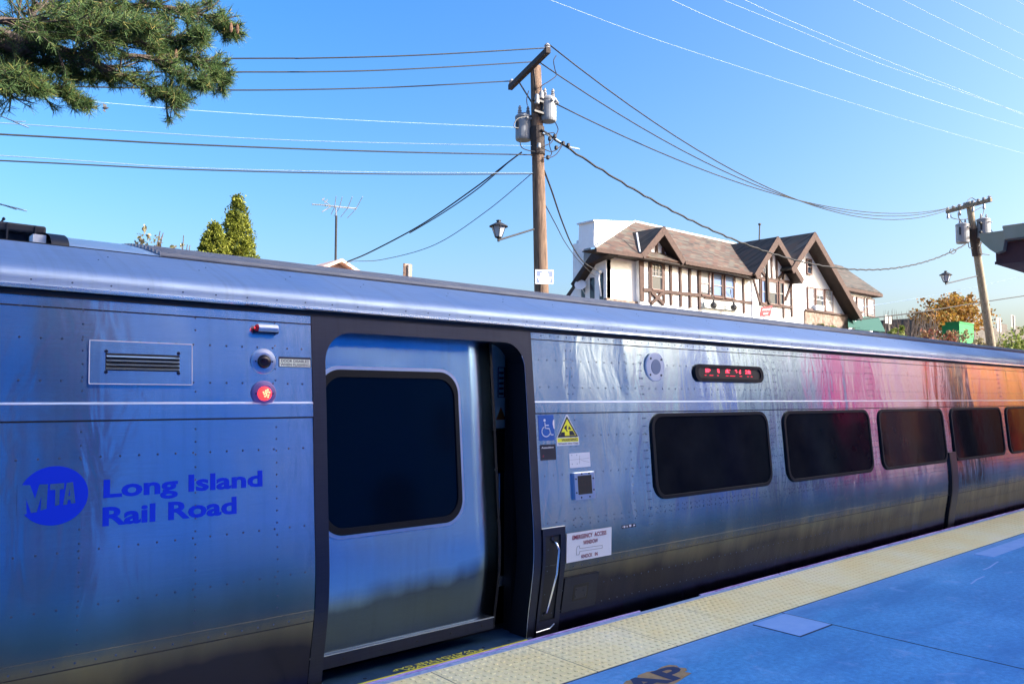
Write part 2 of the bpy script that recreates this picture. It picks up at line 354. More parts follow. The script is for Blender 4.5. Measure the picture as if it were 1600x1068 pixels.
# rivets, set into the sheets (each sheet's own rivets)
WIN = [(4.905, 6.57), (6.84, 8.58), (8.80, 10.56), (10.80, 12.60), (12.79, 14.55), (14.78, 16.5)]
WZ0, WZ1 = .797, 1.462
def rivet(mb, x, z, r=.0045, off=0.):
    if (x-.797)**2/.136**2+(z-1.15)**2/.128**2 < 1.2: return
    r *= 1.25
    y = prof(z)-off; vs = []
    for q, h in ((1., .0), (.72, .0022)): vs += [(x+r*q*math.cos(2*PI*k/6), y-h, z+r*q*math.sin(2*PI*k/6)) for k in range(6)]
    mb.add(vs, [(k, (k+1) % 6, (k+1) % 6+6, k+6) for k in range(6)]+[tuple(range(6, 12))])
def inwin(x, z, pad=.0):
    return any(a-pad < x < b+pad for a, b in WIN) and WZ0-pad < z < WZ1+pad
def rivets(xa, xb, left):
    mb = MB()
    for x in frange(xa+.06, xb-.06, .084):
        for z in (2.035, 1.985, 1.51): rivet(mb, x, z)
        for z in (1.845, 1.655): rivet(mb, x, z)
        if x > DX1: rivet(mb, x+.04, 2.015)
        rivet(mb, x, .418)
        if left:
            for z in (1.31, .90, .66): rivet(mb, x, z)
        else:
            for z in (1.31, 1.05, .735, .56, .70, .26, .12):
                if not inwin(x, z, .03): rivet(mb, x, z, .004)
    cols = (.41, .90, 1.41, 1.83) if left else [DX1+.33, DX1+.38, 4.66, 4.84]+[q for a, b in WIN for q in (a-.05, a-.085, b+.05, b+.085)]+[5.75, 7.7, 9.7, 11.7]
    for x in cols:
        for z in frange(.5, 1.98, .062):
            if not inwin(x, z) and not (left and 1.62 < z < 1.87 and .9 < x < 1.42) and not 1.45 < z < 1.57: rivet(mb, x, z, .004)
    for a, b in (() if left else WIN):
        for x in frange(a, b, .055): rivet(mb, x, WZ0-.05, .0036); rivet(mb, x, WZ0-.09, .0036)
    return mb
rv = rivets(-2, DX0, True).build('rivets', 'rivet', bodyR[0], fix=False); rv = rivets(DX1, 15.2, False).build('rivets', 'rivet', bodyR[1], fix=False)
for o in COL.objects:
    if o.name.startswith('rivets'): o['kind'] = 'stuff'; o.parent = bodyR[0] if o.name == 'rivets' else bodyR[1]
# belt rail, seams
def strip(name, m, xa, xb, z0, z1, off, th, segs=None, bev=0):
    mb = MB()
    for a, b in segs or [(xa, DX0-.001), (DX1+.001, xb)]:
        zs = frange(z0, z1, .03); n = len(zs)
        vs = [(x, prof(z)-off-th, z) for x in (a, b) for z in zs]
        mb.add(vs, [(j, j+n, j+n+1, j+1) for j in range(n-1)])
        mb.quad((a, prof(z1)-off-th, z1), (b, prof(z1)-off-th, z1), (b, prof(z1)+.001, z1+th*.9), (a, prof(z1)+.001, z1+th*.9))
        mb.quad((a, prof(z0)+.001, z0), (b, prof(z0)+.001, z0), (b, prof(z0)-off-th, z0), (a, prof(z0)-off-th, z0))
    return tp(mb.build(name, m))
strip('belt_rail', 'steel_side', XL, XR, 1.478, 1.548, .001, .004)
strip('belt_trim', 'trim_white', XL, XR, 1.548, 1.5525, .001, .007)
strip('seam_line', 'seam', XL, XR, 1.470, 1.4775, .0005, .001)
strip('seam_line', 'seam', XL, XR, 1.983, 1.989, .0005, .001)
strip('seam_line', 'seam', XL, XR, .392, .396, .0005, .001)
strip('belt_trim', 'steel_side', XL, XR, .452, .4545, .0005, .0022)
strip('gutter_shadow', 'seam', XL, XR, 2.034, 2.057, .0045, .001, [(XL, XR)])  # black strip painted in as the shadow under the gutter
# gutter and roof
yg = prof(2.055)
gut = MB()
gp = [(yg+.004, 2.058), (yg-.030, 2.062), (yg-.040, 2.069), (yg-.038, 2.079), (yg-.028, 2.084), (yg-.002, 2.084)]
gut.add([(x, y, z) for x in (XL, XR) for y, z in gp], [(i, i+1, i+7, i+6) for i in range(5)]+[(5, 0, 6, 11)])
tp(gut.build('gutter', 'steel_bright', smooth=False))
RP = [(yg-.004, 2.083), (4.073, 2.10), (4.071, 2.125), (4.082, 2.150), (4.110, 2.174), (4.165, 2.199), (4.24, 2.227), (4.33, 2.262), (4.44, 2.302), (4.55, 2.347)]
rp2 = []
for i in range(len(RP)-1):
    for k in range(3): t = k/3; rp2.append((RP[i][0]+(RP[i+1][0]-RP[i][0])*t, RP[i][1]+(RP[i+1][1]-RP[i][1])*t))
rp2.append(RP[-1])
rf = MB(); xs = frange(XL, XR, 1.); n = len(RP)
rf.add([(x, y, z) for x in xs for y, z in RP], [(i*n+j, (i+1)*n+j, (i+1)*n+j+1, i*n+j+1) for i in range(len(xs)-1) for j in range(n-1)])
roof = tp(rf.build('roof', 'steel_roof', smooth=True, fix=False))
b = roof.modifiers.new('sub', 'SUBSURF'); b.levels = 2; b.render_levels = 2
mb = MB()
for x in frange(XL+.1, XR-.1, .165):
    if 3.0 < x < 6.2:
        for q in (0, .05, .10): mb.lathe((x+q, 4.083-.012*0+.0, 2.105+.012*(q > .04)), [(.0045, -.001), (.003, .0035)], 6, (0, -1, .1))
    mb.lathe((x, 4.0725, 2.106), [(.005, -.001), (.0035, .003)], 6, (0, -1, .1))
    if -1 < x < 14 and int(x*6) % 3 == 0:
        mb.lathe((x, 4.33, 2.262), [(.0045, -.001), (.003, .002)], 6, (0, -.4, 1)); mb.lathe((x+.06, 4.40, 2.292), [(.0045, -.001), (.003, .002)], 6, (0, -.4, 1))
o = mb.build('roof_rivets', 'rivet', fix=False); o.parent = roof; o['kind'] = 'stuff'
mb = MB(); mb.box(XL, XR, 4.547, 4.560, 2.33, 2.351); tp(mb.build('roof_seam', 'seam'))
# roof top: corrugated from x=1.05, smooth shroud before it
def roofz(y): t = (y-4.56)/(5.6-4.56); return 2.357+.215*(1-(1-t)**1.7)
XC = 1.40
mb = MB(); ys = []
y = 4.56; prs = [(4.562, 2.350), (4.64, 2.366)]
y = 4.64
while y < 6.4:
    for dy, h in ((.0, 0), (.008, .017), (.034, .017), (.042, 0)):
        yy = y+dy; t = min(1., max(0, (yy-4.56)/1.04)); base = 2.350+.186*(1-(1-t)**1.7); prs.append((yy, base+h))
    y += .068
n = len(prs)
mb.add([(x, y, z) for x in (XC, XR) for y, z in prs], [(j, j+n, j+n+1, j+1) for j in range(n-1)])
mb.add([(XC, y, z) for y, z in prs]+[(XC-.0, prs[-1][0], 2.3), (XC, 4.562, 2.3)], [tuple(range(n+2))])
tp(mb.build('roof_corrugation', 'steel_rib'))
mat('shroud', (.42, .56, .72), .35, .35)
mb = MB(); pr = [(4.562, 2.357)]+[(4.562+.9*math.sin(a)*1.0, 2.357+.03+.20*(1-math.cos(a))/(1)) for a in frange(.2, PI/2, .15)]
pr = [(4.563, 2.346), (4.60, 2.372), (4.72, 2.405), (4.95, 2.462), (5.3, 2.520), (5.8, 2.555), (6.5, 2.56)]
n = len(pr); mb.add([(x, y, z) for x, e in ((.93, 0), (1.30, 0), (1.43, 1)) for y, z in [(yy, zz-(.0 if not e else .02)) for yy, zz in pr]], [(i*n+j, (i+1)*n+j, (i+1)*n+j+1, i*n+j+1) for i in range(2) for j in range(n-1)])
mb.add([(.93, y, z) for y, z in pr]+[(.93, 6.5, 2.3), (.93, 4.563, 2.3)], [tuple(range(n+2))])
tp(mb.build('roof_shroud', 'shroud', smooth=False))
# end-of-roof equipment
mat('equip', (.015, .018, .03), .5); mat('equip_grey', (.10, .13, .2), .5, .6)
mb = MB(); mb.box(-4, .925, 4.56, 6.5, 2.30, 2.349); tp(mb.build('roof_well', 'shroud'))
hv = tp(MB().box(-4.0, .882, 4.88, 6.3, 2.452, 2.497).build('roof_unit', 'equip')); bevel(hv, .01)
mb = MB(); mb.box(-3.6, .80, 4.95, 6.2, 2.345, 2.455)
for x in (.70, .83, .5, .2): mb.box(x-.004, x+.004, 4.868, 4.95, 2.36, 2.492)
mb.build('unit_base', 'equip', hv).matrix_parent_inverse = hv.matrix_world.inverted() if False else Matrix.Translation((0, 0, 0))
mb = MB(); mb.tube([(.69, 5.0, 2.49), (.69, 5.0, 2.515), (.70, 5.0, 2.53)], .006); mb.lathe((.70, 5.0, 2.525), [(.007, 0), (.009, .008), (.003, .016)], 8); mb.build('antenna_stub', 'equip', hv)
mb = MB()
arc = [(4.565+.30*(1-math.cos(a)), 2.346+.10*math.sin(a)) for a in frange(0, PI/2, .2)]
n = len(arc); mb.add([(x, y, z) for x in (.85, .932) for y, z in arc+[(5.6, 2.50)]], [(j, j+n+1, j+n+2, j+1) for j in range(n)])
tp(mb.build('roof_fairing', 'equip', smooth=True))
mb = MB(); mb.box(.79, .85, 4.70, 4.80, 2.345, 2.418); tp(mb.build('roof_bracket', 'white'))
# inner shell, floor and far side so that the car has a body
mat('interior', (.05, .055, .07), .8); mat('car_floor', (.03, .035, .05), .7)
mb = MB(); mb.box(XL, XR, 4.3, 6.95, -.9, -.03); tp(mb.build('underframe', 'car_floor'))
mb = MB(); mb.quad((XL, 7.05, -.6), (XR, 7.05, -.6), (XR, 7.05, 2.1), (XL, 7.05, 2.1)); mb.quad((XL, 7.05, 2.1), (XR, 7.05, 2.1), (XR, 6.4, 2.5), (XL, 6.4, 2.5)); tp(mb.build('far_side', 'steel_door'))
mb = MB(); mb.quad((XL, 4.1, -.5), (XL, 7.05, -.5), (XL, 7.05, 2.2), (XL, 5.5, 2.55), (XL, 4.1, 2.1)); tp(mb.build('end_wall', 'steel_door')); mb = MB(); mb.quad((XR, 4.1, -.5), (XR, 7.05, -.5), (XR, 7.05, 2.2), (XR, 5.5, 2.55), (XR, 4.1, 2.1)); tp(mb.build('end_wall', 'steel_door'))
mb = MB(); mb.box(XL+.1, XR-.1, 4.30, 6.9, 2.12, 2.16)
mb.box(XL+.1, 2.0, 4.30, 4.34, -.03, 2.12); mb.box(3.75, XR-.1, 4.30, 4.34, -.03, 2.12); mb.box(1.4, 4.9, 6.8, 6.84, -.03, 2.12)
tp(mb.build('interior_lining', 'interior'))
# ---- door portal
IX0, IX1, IZT, IR = 2.124, 3.622, 1.952, .17
zl = frange(-.12, IZT-IR, .05)
inner = [(IX0, z) for z in zl]+[(IX0+IR-IR*math.cos(a), IZT-IR+IR*math.sin(a)) for a in frange(0, PI/2, .17)[1:]]+[(IX1-IR+IR*math.sin(a), IZT-IR+IR*math.cos(a)) for a in frange(0, PI/2, .17)]+[(IX1, z) for z in reversed(zl[:-1])]
k1 = len(zl)+len(frange(0, PI/2, .17))-1
outer = []
ZT = 2.058
for i, (x, z) in enumerate(inner):
    if x == IX0: outer.append((DX0, z))
    elif x == IX1: outer.append((DX1, z))
    else:
        if i < k1: t = (i-len(zl)+1)/(k1-len(zl)); outer.append((DX0, z+(ZT-z)*min(1, t*2)) if t < .5 else (DX0+(x-DX0)*(t-.5)*2, ZT))
        else:
            nn = len(frange(0, PI/2, .17))-1; t = (i-k1)/nn; outer.append((x+(DX1-x)*min(1, t*2), ZT) if t < .5 else (DX1, ZT+(z-ZT)*(t-.5)*2))
n = len(inner); vs = [(x, prof(z)-.004, z) for x, z in outer]+[(x+.004*(1 if x < 3 else -1)*0, prof(z)-.004, z) for x, z in inner]
INS = .012
vs += [(x, prof(z)+.012, z) for x, z in inner]
mb = MB(); mb.add(vs, [(k*n+i, k*n+i+1, (k+1)*n+i+1, (k+1)*n+i) for k in range(2) for i in range(n-1)])
fr = tp(mb.build('door_frame', 'steel_frame')); 
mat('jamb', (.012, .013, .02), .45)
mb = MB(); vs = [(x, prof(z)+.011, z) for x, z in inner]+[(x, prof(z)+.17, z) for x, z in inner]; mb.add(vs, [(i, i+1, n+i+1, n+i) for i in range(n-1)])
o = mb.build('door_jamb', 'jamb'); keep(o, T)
# thin bright inner edge line
mb = MB(); mb.tube([(x+(.002 if x < 2.5 else -.002 if x > 3.4 else 0), prof(z)-.003, z) for x, z in inner[-len(zl)-3:]], .0022, 5); tp(mb.build('frame_edge_trim', 'steel_plate'))
# ---- sliding door leaf
DY = .095
mb = MB(); zs = frange(.075, 1.99, .035); nn = len(zs); xa, xb = 1.95, 3.395
vs = [(x, prof(z)+DY, z) for x in (xa, 2.3, 2.8, 3.2, xb) for z in zs]+[(xb, prof(z)+DY+.035, z) for z in zs]
mb.add(vs, [(i*nn+j, (i+1)*nn+j, (i+1)*nn+j+1, i*nn+j+1) for i in range(5) for j in range(nn-1)])
door = tp(mb.build('door', 'steel_door', smooth=False, fix=False))
for p_ in door.data.polygons: p_.use_smooth = p_.index < 4*(nn-1)
zr = (.79, 1.77)
po = rrect(2.105, 3.128, .787, 1.763, .155, 10); pi1 = rrect(2.125, 3.108, .807, 1.743, .14, 10); pi2 = rrect(2.155, 3.078, .845, 1.70, .12, 10)
o = ring(MB(), po, pi1, .0, .006, DY, zr).build('window_trim', 'steel_plate', door)
o = ring(MB(), pi1, pi2, .0005, .011, DY, zr).build('window_seal', 'rubber', door)
o = slab(MB(), rrect(2.15, 3.083, .84, 1.705, .12, 10), .0, .003, DY, zr).build('window_glass', 'glass_door', door)
mb = MB(); mb.box(xa, xb, prof(.1)+DY-.012, prof(.1)+DY, .078, .150); o = mb.build('kick_plate', 'steel_frame', door)
mb = MB(); mb.box(xa, xb, prof(.15)+DY-.014, prof(.15)+DY, .1505, .1555); mb.build('kick_trim', 'steel_plate', door)
for x in (2.3, 2.55, 2.8, 3.05, 3.3): MB().lathe((x, prof(.1)+DY-.012, .112), [(.007, 0), (.006, .003)], 8, (0, -1, 0)).build('kick_screw', 'black', door)
mb = MB(); vs = []
for z in zs: vs += [(xb, prof(z)+DY-.004, z), (xb+.022, prof(z)+DY-.002, z), (xb+.026, prof(z)+DY+.03, z)]
mb.add(vs, [(j*3+k, j*3+k+1, (j+1)*3+k+1, (j+1)*3+k) for j in range(nn-1) for k in range(2)]); mb.build('edge_seal', 'rubber', door)
# ---- threshold
m = noisy('threshold', (.015, .05, .11), (.03, .08, .16), 12., .5, .4, .003, 0., .5)
mb = MB(); mb.box(2.05, 3.66, 3.985, 4.30, -.06, -.012); th = tp(mb.build('threshold', 'threshold'))
mb = MB(); mb.box(2.10, 3.60, 3.978, 3.996, -.03, -.008); mb.build('yellow_edge', 'yellow', th)
mat('yellow_worn', (.75, .72, .10), .6)
for x0, x1, y0, y1, rot in ((2.66, 3.26, 4.006, 4.036, False), (2.60, 3.20, 4.041, 4.071, True)):
    vs, fs = text_verts('WATCH THE GAP', .03); mb = MB()
    if rot: vs = [(1-u, 1-v_) for u, v_ in vs]
    mb.add([(x0+(x1-x0)*u, y0+(y1-y0)*v_, -.0105) for u, v_ in vs], fs); mb.build('threshold_lettering', 'yellow_worn', th, fix=False)
for x in frange(2.2, 3.5, .22): MB().lathe((x, 4.055, -.012), [(.012, 0), (.010, .001)], 10).build('threshold_screw', 'ink', th)
# ---- vestibule beyond the gap
mb = MB(); mb.box(3.66, 3.90, 4.45, 4.47, 1.36, 1.98); pt = tp(mb.build('partition', 'panel_cream'))
mb = MB(); mb.box(3.66, 3.90, 4.445, 4.475, -.03, 1.05); mb.build('partition_base', 'steel_door', pt)
mb = MB(); mb.box(3.67, 3.89, 4.452, 4.466, 1.07, 1.34); mb.build('partition_window', 'glass_dark', pt)
mb = MB(); mb.box(3.66, 3.90, 4.443, 4.468, 1.055, 1.068); mb.box(3.66, 3.90, 4.443, 4.468, 1.342, 1.355); mb.build('window_bead', 'steel_plate', pt)
mb = MB()
for x0, x1, z0, z1 in ((3.715, 3.720, 1.58, 1.80), (3.775, 3.780, 1.58, 1.80), (3.715, 3.780, 1.796, 1.801), (3.715, 3.780, 1.58, 1.585)): mb.box(x0, x1, 4.445, 4.449, z0, z1)
for k in range(5): mb.box(3.728, 3.768, 4.445, 4.449, 1.60+.038*k, 1.615+.038*k)
mb.build('red_notice', 'maroon_ink', pt)
mb = MB(); mb.prism([(3.70, 4.448, 1.42), (3.79, 4.448, 1.42), (3.745, 4.448, 1.51)], (0, -.003, 0)); mb.build('warning_notice', 'orange_line', pt)
mb = MB(); mb.tube([(3.625, 4.32, .34), (3.625, 4.32, 1.05)], .009, 10); mb.box(3.59, 3.67, 4.29, 4.36, .28, .34); tp(mb.build('grab_pole', 'steel_plate'))
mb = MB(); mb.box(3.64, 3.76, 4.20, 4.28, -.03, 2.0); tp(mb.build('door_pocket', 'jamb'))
# ---- right-hand grab recess
gr = MB()
go = [(3.697, .708), (3.905, .704), (3.905, .0), (3.697, -.05)]
def profloop(x0, x1, z0, z1, step=.04): zs = frange(z0, z1, step); return [(x0, z) for z in zs]+[(x1, z) for z in reversed(zs)]
def skin(mb, x0, x1, z0, z1, off, back=None, step=.03):
    zs = frange(z0, z1, step); n = len(zs)
    mb.add([(x, prof(z)-off, z) for x in (x0, x1) for z in zs], [(j, j+n, j+n+1, j+1) for j in range(n-1)])
    if back is not None:
        for x in (x0, x1): mb.add([(x, prof(z)-o, z) for o in (off, back) for z in zs], [(j, j+1, j+n+1, j+n) for j in range(n-1)])
        for z in (z0, z1): mb.quad((x0, prof(z)-off, z), (x1, prof(z)-off, z), (x1, prof(z)-back, z), (x0, prof(z)-back, z))
for a, b, c_, d in ((3.696, 3.722, -.05, .704), (3.862, 3.908, -.05, .704), (3.722, 3.862, .655, .704), (3.722, 3.862, -.05, .08)): skin(gr, a, b, c_, d, .012, 0)
rec = tp(gr.build('grab_recess', 'steel_frame'))
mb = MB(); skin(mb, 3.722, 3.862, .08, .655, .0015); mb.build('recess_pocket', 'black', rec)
mb = MB(); mb.tube([(3.80, prof(.61)-.002, .615), (3.805, prof(.6)-.03, .60), (3.812, prof(.56)-.045, .56), (3.80, prof(.40)-.045, .40), (3.775, prof(.25)-.04, .25), (3.765, prof(.12)-.03, .14), (3.765, prof(.12)-.002, .13)], .0085, 8)
mb.build('grab_handle', 'steel_bright', rec, smooth=True)
mb = MB(); mb.tube([(3.697, prof(.0)-.014, .015), (3.82, prof(.02)-.015, .02), (3.86, prof(.06)-.014, .045)], .004, 6); mb.build('recess_lip', 'steel_plate', rec)
mb = MB(); mb.lathe((3.79, prof(.63)-.003, .632), [(.016, 0), (.014, .006)], 10, (0, -1, 0)); mb.build('recess_bolt', 'steel_frame', rec)
strip('recess_trim', 'steel_plate', 0, 0, .7045, .7065, .012, .001, [(3.696, 3.908)])
# ---- small access box
mb = MB(); skin(mb, 3.925, 4.262, .105, .345, .010, 0); ab = tp(mb.build('access_box', 'steel_frame'))
mb = MB(); slab(mb, rrect(4.02, 4.17, .17, .285, .006), .0102, .001); mb.build('access_pocket', 'black', ab)
mb = MB(); slab(mb, rrect(4.035, 4.155, .182, .262, .004), .0115, .002)
for x, z in ((4.05, .20), (4.14, .20), (4.05, .25), (4.12, .235)): mb.lathe((x, prof(z)-.014, z), [(.006, 0), (.005, .003)], 8, (0, -1, 0))
mb.build('access_latch', 'equip', ab)
# ---- windows
mat('gasket', (.004, .006, .012), .6, 0., .2)
for i, (a, b) in enumerate(WIN):
    zr = (WZ0, WZ1)
    wn = slab(MB(), rrect(a+.03, b-.03, WZ0+.026, WZ1-.026, .097, 8), .0, .006, 0., zr).build('window', 'glass_dark'); tp(wn)
    if i in (0, 1): pass
    ring(MB(), rrect(a, b, WZ0, WZ1, .125, 8), rrect(a+.034, b-.034, WZ0+.03, WZ1-.03, .095, 8), .0, .016, 0., zr).build('window_gasket', 'gasket', wn)
for o in [o for o in COL.objects if o.name.startswith(('window_gasket',))]:
    bevel(o, .004, 2)
# ---- vertical cover strip between third and fourth window
mb = MB(); skin(mb, 10.59, 10.80, -.3, .915, .022, 0); cv = tp(mb.build('cover_strip', 'steel_frame'))
mb = MB(); skin(mb, 10.592, 10.622, -.3, .905, .0235, .0225); mb.build('cover_shadow_gap', 'black', cv)
# ---- intake vent
vt = tp(bevel(slab(MB(), rrect(.922, 1.390, 1.641, 1.846, .004, 2), 0, .016).build('vent_plate', 'steel_door'), .003))
slab(MB(), rrect(.992, 1.327, 1.706, 1.787, .004, 2), .0162, .0006).build('vent_opening', 'black', vt)
for k in range(4):
    mb = MB(); z = 1.717+.0185*k; mb.add([(.994, prof(1.74)-.0172, z+.004), (1.325, prof(1.74)-.0172, z+.004), (1.325, prof(1.74)-.026, z-.002), (.994, prof(1.74)-.026, z-.002), (.994, prof(1.74)-.0245, z-.004), (1.325, prof(1.74)-.0245, z-.004)], [(0, 1, 2, 3), (3, 2, 5, 4)]); mb.build('vent_slat', 'steel_plate', vt, fix=False)
mb = MB()
for x, z in ((.995, 1.795), (1.322, 1.797), (.995, 1.698), (1.322, 1.699)): mb.lathe((x, prof(z)-.016, z), [(.009, 0), (.007, .006)], 8, (0, -1, 0))
mb.build('vent_bolts', 'steel_frame', vt)
ring(MB(), rrect(.922, 1.390, 1.641, 1.846, .004, 2), rrect(.9265, 1.3855, 1.6455, 1.8415, .003, 2), .016, .001).build('vent_edge', 'white_dirty', vt)
# ---- marker lamp tube
mz = 1.947; my = prof(mz)
mb = MB(); mb.lathe((1.722, my-.030, mz), [(.0205, 0), (.0205, .108)], 18, (1, 0, 0)); ml = tp(mb.build('marker_lamp', 'steel_plate', smooth=False))
mb = MB(); mb.box(1.715, 1.838, my-.032, my, mz-.026, mz-.010); mb.build('lamp_base', 'steel_frame', ml)
mb = MB(); mb.lathe((1.7215, my-.030, mz), [(.0195, 0), (.017, .010), (.008, .015)], 16, (-1, 0, 0)); mb.build('red_lens', 'red_lens', ml)
mb = MB(); mb.lathe((1.7065, my-.030, mz), [(.006, 0), (.003, .002)], 10, (-1, 0, 0)); mb.build('lens_glint', 'lamp_red', ml)
# ---- round indicators
mat('bezel_purple', (.30, .22, .42), .35, .8)
for z, lit in ((1.771, False), (1.602, True)):
    y = prof(z)
    mb = MB(); mb.lathe((1.762, y, z), [(.068, 0), (.068, .006), (.062, .011), (.046, .014), (.036, .014)], 28, (0, -1, 0)); il = tp(mb.build('indicator_lamp', 'bezel_purple' if lit else 'steel_plate', smooth=False))
    if lit: il['label'] = 'glowing red indicator lamp in a round metal bezel'
    else: il['label'] = 'unlit dark indicator lamp in a round metal bezel'
    mb = MB(); mb.lathe((1.762, y-.010, z), [(.038, 0), (.036, .014), (.026, .024), (.012, .029)], 20, (0, -1, 0)); mb.build('lens', 'lamp_red' if lit else 'dark_lens', il, smooth=True)
    if lit:
        mb = MB()
        for k in range(12):
            a = 2.4*k; r = .0045*math.sqrt(k)*1.4; mb.lathe((1.762+r*math.cos(a), y-.0385, z+r*math.sin(a)), [(.0034, 0), (.002, .002)], 6, (0, -1, 0))
        mb.build('diodes', 'lamp_hot', il)
    mb = MB()
    for dx in (-.046, .046): mb.lathe((1.762+dx, y-.013, z), [(.0045, 0), (.004, .003)], 8, (0, -1, 0))
    mb.build('bezel_screws', 'black', il)
# ---- label plates, logo and lettering
def plate(name, x0, x1, z0, z1, m, label=None, off=.0008, r=.003): 
    o = tp(slab(MB(), rrect(x0, x1, z0, z1, r, 2), off, .001).build(name, m))
    if label: o['label'] = label
    return o
q = plate('sticker', 1.849, 2.036, 1.745, 1.800, 'ink', 'small black and cream notice about the door lamp')
slab(MB(), rrect(1.853, 2.032, 1.748, 1.789, .002, 2), .0019, .0005).build('sticker_face', 'yellow', q); MATS['cream'] = mat('cream', (.88, .90, .74), .6); q.children[0].data.materials[0] = MATS['cream']
text_on_side('DOOR DISABLED\nWHEN FLASHING', 1.858, 2.028, 1.751, 1.786, 'ink', q, .0030, .02)
# logo disc
cx, cz, rx, rz = .797, 1.150, .136, .128
pts = []
for k in range(44):
    a = -PI+.84+(2*PI-1.68)*k/43; pts.append((cx+rx*math.cos(a), cz+rz*math.sin(a)))
lg = poly_on_side([circ(cx, cz, rx, rz, 48)], 'logo_blue', None, 'logo', .0015); tp(lg)
def LG(p): return (.6735+(p[0]-92)*.2565/308*1.0, 1.278-(p[1]-82)*(.255/264)*1.0)
M_ = [(70, 152), (128, 158), (152, 222), (170, 160), (210, 163), (206, 268), (178, 274), (181, 212), (161, 281), (136, 284), (112, 220), (116, 288), (70, 296)]
Tt = [(220, 164), (286, 166), (285, 190), (266, 190), (265, 252), (245, 256), (245, 190), (220, 189)]
A1 = [(298, 167), (328, 167), (342, 244), (321, 247), (317, 232), (305, 234), (303, 250), (283, 253)]
# straighten the perspective of the traced letters: bottoms rise to the right in the picture
def straight(p):
    x, y = p; t = (x-70)/270; top = 152+t*15; bot = 296-t*52
    v_ = (y-top)/(bot-top); b2 = 292-t*38; return LG((x, 158+v_*(b2-158)))
poly_on_side([[straight(p) for p in M_]], 'steel_side', lg, 'logo_letter_m', .0024)
poly_on_side([[straight(p) for p in Tt]], 'steel_side', lg, 'logo_letter_t', .0024)
poly_on_side([[straight(p) for p in A1]], 'steel_side', lg, 'logo_letter_a', .0024)
poly_on_side([[straight(p) for p in [(312, 190), (316, 217), (307, 218)]]], 'logo_blue', lg, 'logo_counter', .0030)
text_on_side('Long Island', .996, 1.752, 1.098, 1.205, 'logo_blue', None, .0018, .032).parent = None
text_on_side('Rail Road', .994, 1.615, .996, 1.082, 'logo_blue', None, .0018, .032)
for o in [o for o in COL.objects if o.name.startswith('lettering') and o.parent is None]: tp(o)
# stickers right of the door
q = plate('sticker', 3.718, 3.866, 1.290, 1.464, 'sticker_blue', 'blue accessibility sticker with white wheelchair figure')
wc = MB(); f = lambda x, z, o=.0035: (x, prof(z)-o, z)
wc.tube([f(3.785+.040*math.cos(a), 1.350+.034*math.sin(a)) for a in frange(2.0, 5.9, .25)], .0035, 5); wc.tube([f(3.777, 1.412), f(3.780, 1.372), f(3.815, 1.370), f(3.832, 1.325), f(3.850, 1.328)], .0042, 5)
wc.tube([f(3.779, 1.393), f(3.812, 1.392)], .0035, 5); wc.build('wheelchair_symbol', 'white', q)
slab(MB(), circ(3.777, 1.427, .010, n=12), .002, .001).build('symbol_head', 'white', q)
poly_on_side([[(3.856, 1.425), (3.868, 1.432), (3.868, 1.365), (3.858, 1.372), (3.852, 1.40)]], 'white', q, 'torn_corner', .003)
q = tp(slab(MB(), [(3.884, 1.248), (4.105, 1.248), (4.105, 1.302), (4.000, 1.463), (3.990, 1.463), (3.884, 1.302)], .0008, .001).build('sticker', 'sticker_white')); q['label'] = 'triangular black and yellow gap warning sticker'
poly_on_side([[(3.892, 1.306), (4.098, 1.306), (3.995, 1.454)]], 'ink', q, 'warning_triangle', .0024)
poly_on_side([[(3.914, 1.316), (4.076, 1.316), (3.995, 1.434)]], 'yellow', q, 'yellow_field', .0030)
poly_on_side([[(3.914, 1.316), (3.965, 1.316), (3.965, 1.342), (3.932, 1.342)], [(4.01, 1.318), (4.07, 1.318), (4.045, 1.350), (4.01, 1.350)], [(3.958, 1.37), (3.985, 1.352), (3.99, 1.39), (3.975, 1.385)], [(4.0, 1.36), (4.035, 1.358), (4.01, 1.385)], [(3.985, 1.345), (3.995, 1.345), (3.978, 1.372), (3.970, 1.366)]], 'ink', q, 'gap_pictogram', .0036)
poly_on_side([[(3.890, 1.273), (4.098, 1.273), (4.098, 1.301), (3.890, 1.301)]], 'yellow', q, 'warning_band', .0024)
text_on_side('WARNING', 3.930, 4.088, 1.277, 1.297, 'ink', q, .0030, .03)
text_on_side('Watch the Gap', 3.895, 4.095, 1.252, 1.269, 'ink', q, .0026, .02)
q = plate('sticker', 3.723, 3.870, 1.156, 1.262, 'ink', 'small black notice with white heading')
text_on_side('Assaulting', 3.735, 3.850, 1.232, 1.248, 'sticker_white', q, .0026, .02)
poly_on_side([[(3.727, 1.252), (3.866, 1.252), (3.866, 1.257), (3.727, 1.257)]]+[[(3.737, z), (3.737+w, z), (3.737+w, z+.003), (3.737, z+.003)] for z, w in ((1.222, .10), (1.213, .085), (1.204, .10), (1.195, .05), (1.172, .07))], 'steel_frame', q, 'fine_print', .0026)
poly_on_side([[(3.742, 1.178), (3.752, 1.178), (3.756, 1.19), (3.745, 1.192)]], 'maroon_ink', q, 'red_mark', .0028)
q = plate('sticker', 3.999, 4.208, 1.090, 1.192, 'sticker_white', 'blank scratched white sticker above the intercom')
poly_on_side([[(4.003, 1.146), (4.2, 1.150), (4.2, 1.151), (4.003, 1.147)], [(4.095, 1.115), (4.097, 1.115), (4.103, 1.172), (4.101, 1.172)], [(4.11, 1.14), (4.20, 1.12), (4.20, 1.1212), (4.11, 1.1414)]], 'steel_frame', q, 'scratches', .0024)
q = tp(bevel(slab(MB(), rrect(4.016, 4.222, .868, 1.058, .006, 3), 0, .022).build('intercom', 'steel_plate'), .003))
slab(MB(), rrect(4.048, 4.188, .905, 1.035, .003, 2), .0222, .0006).build('intercom_screen', 'black', q)
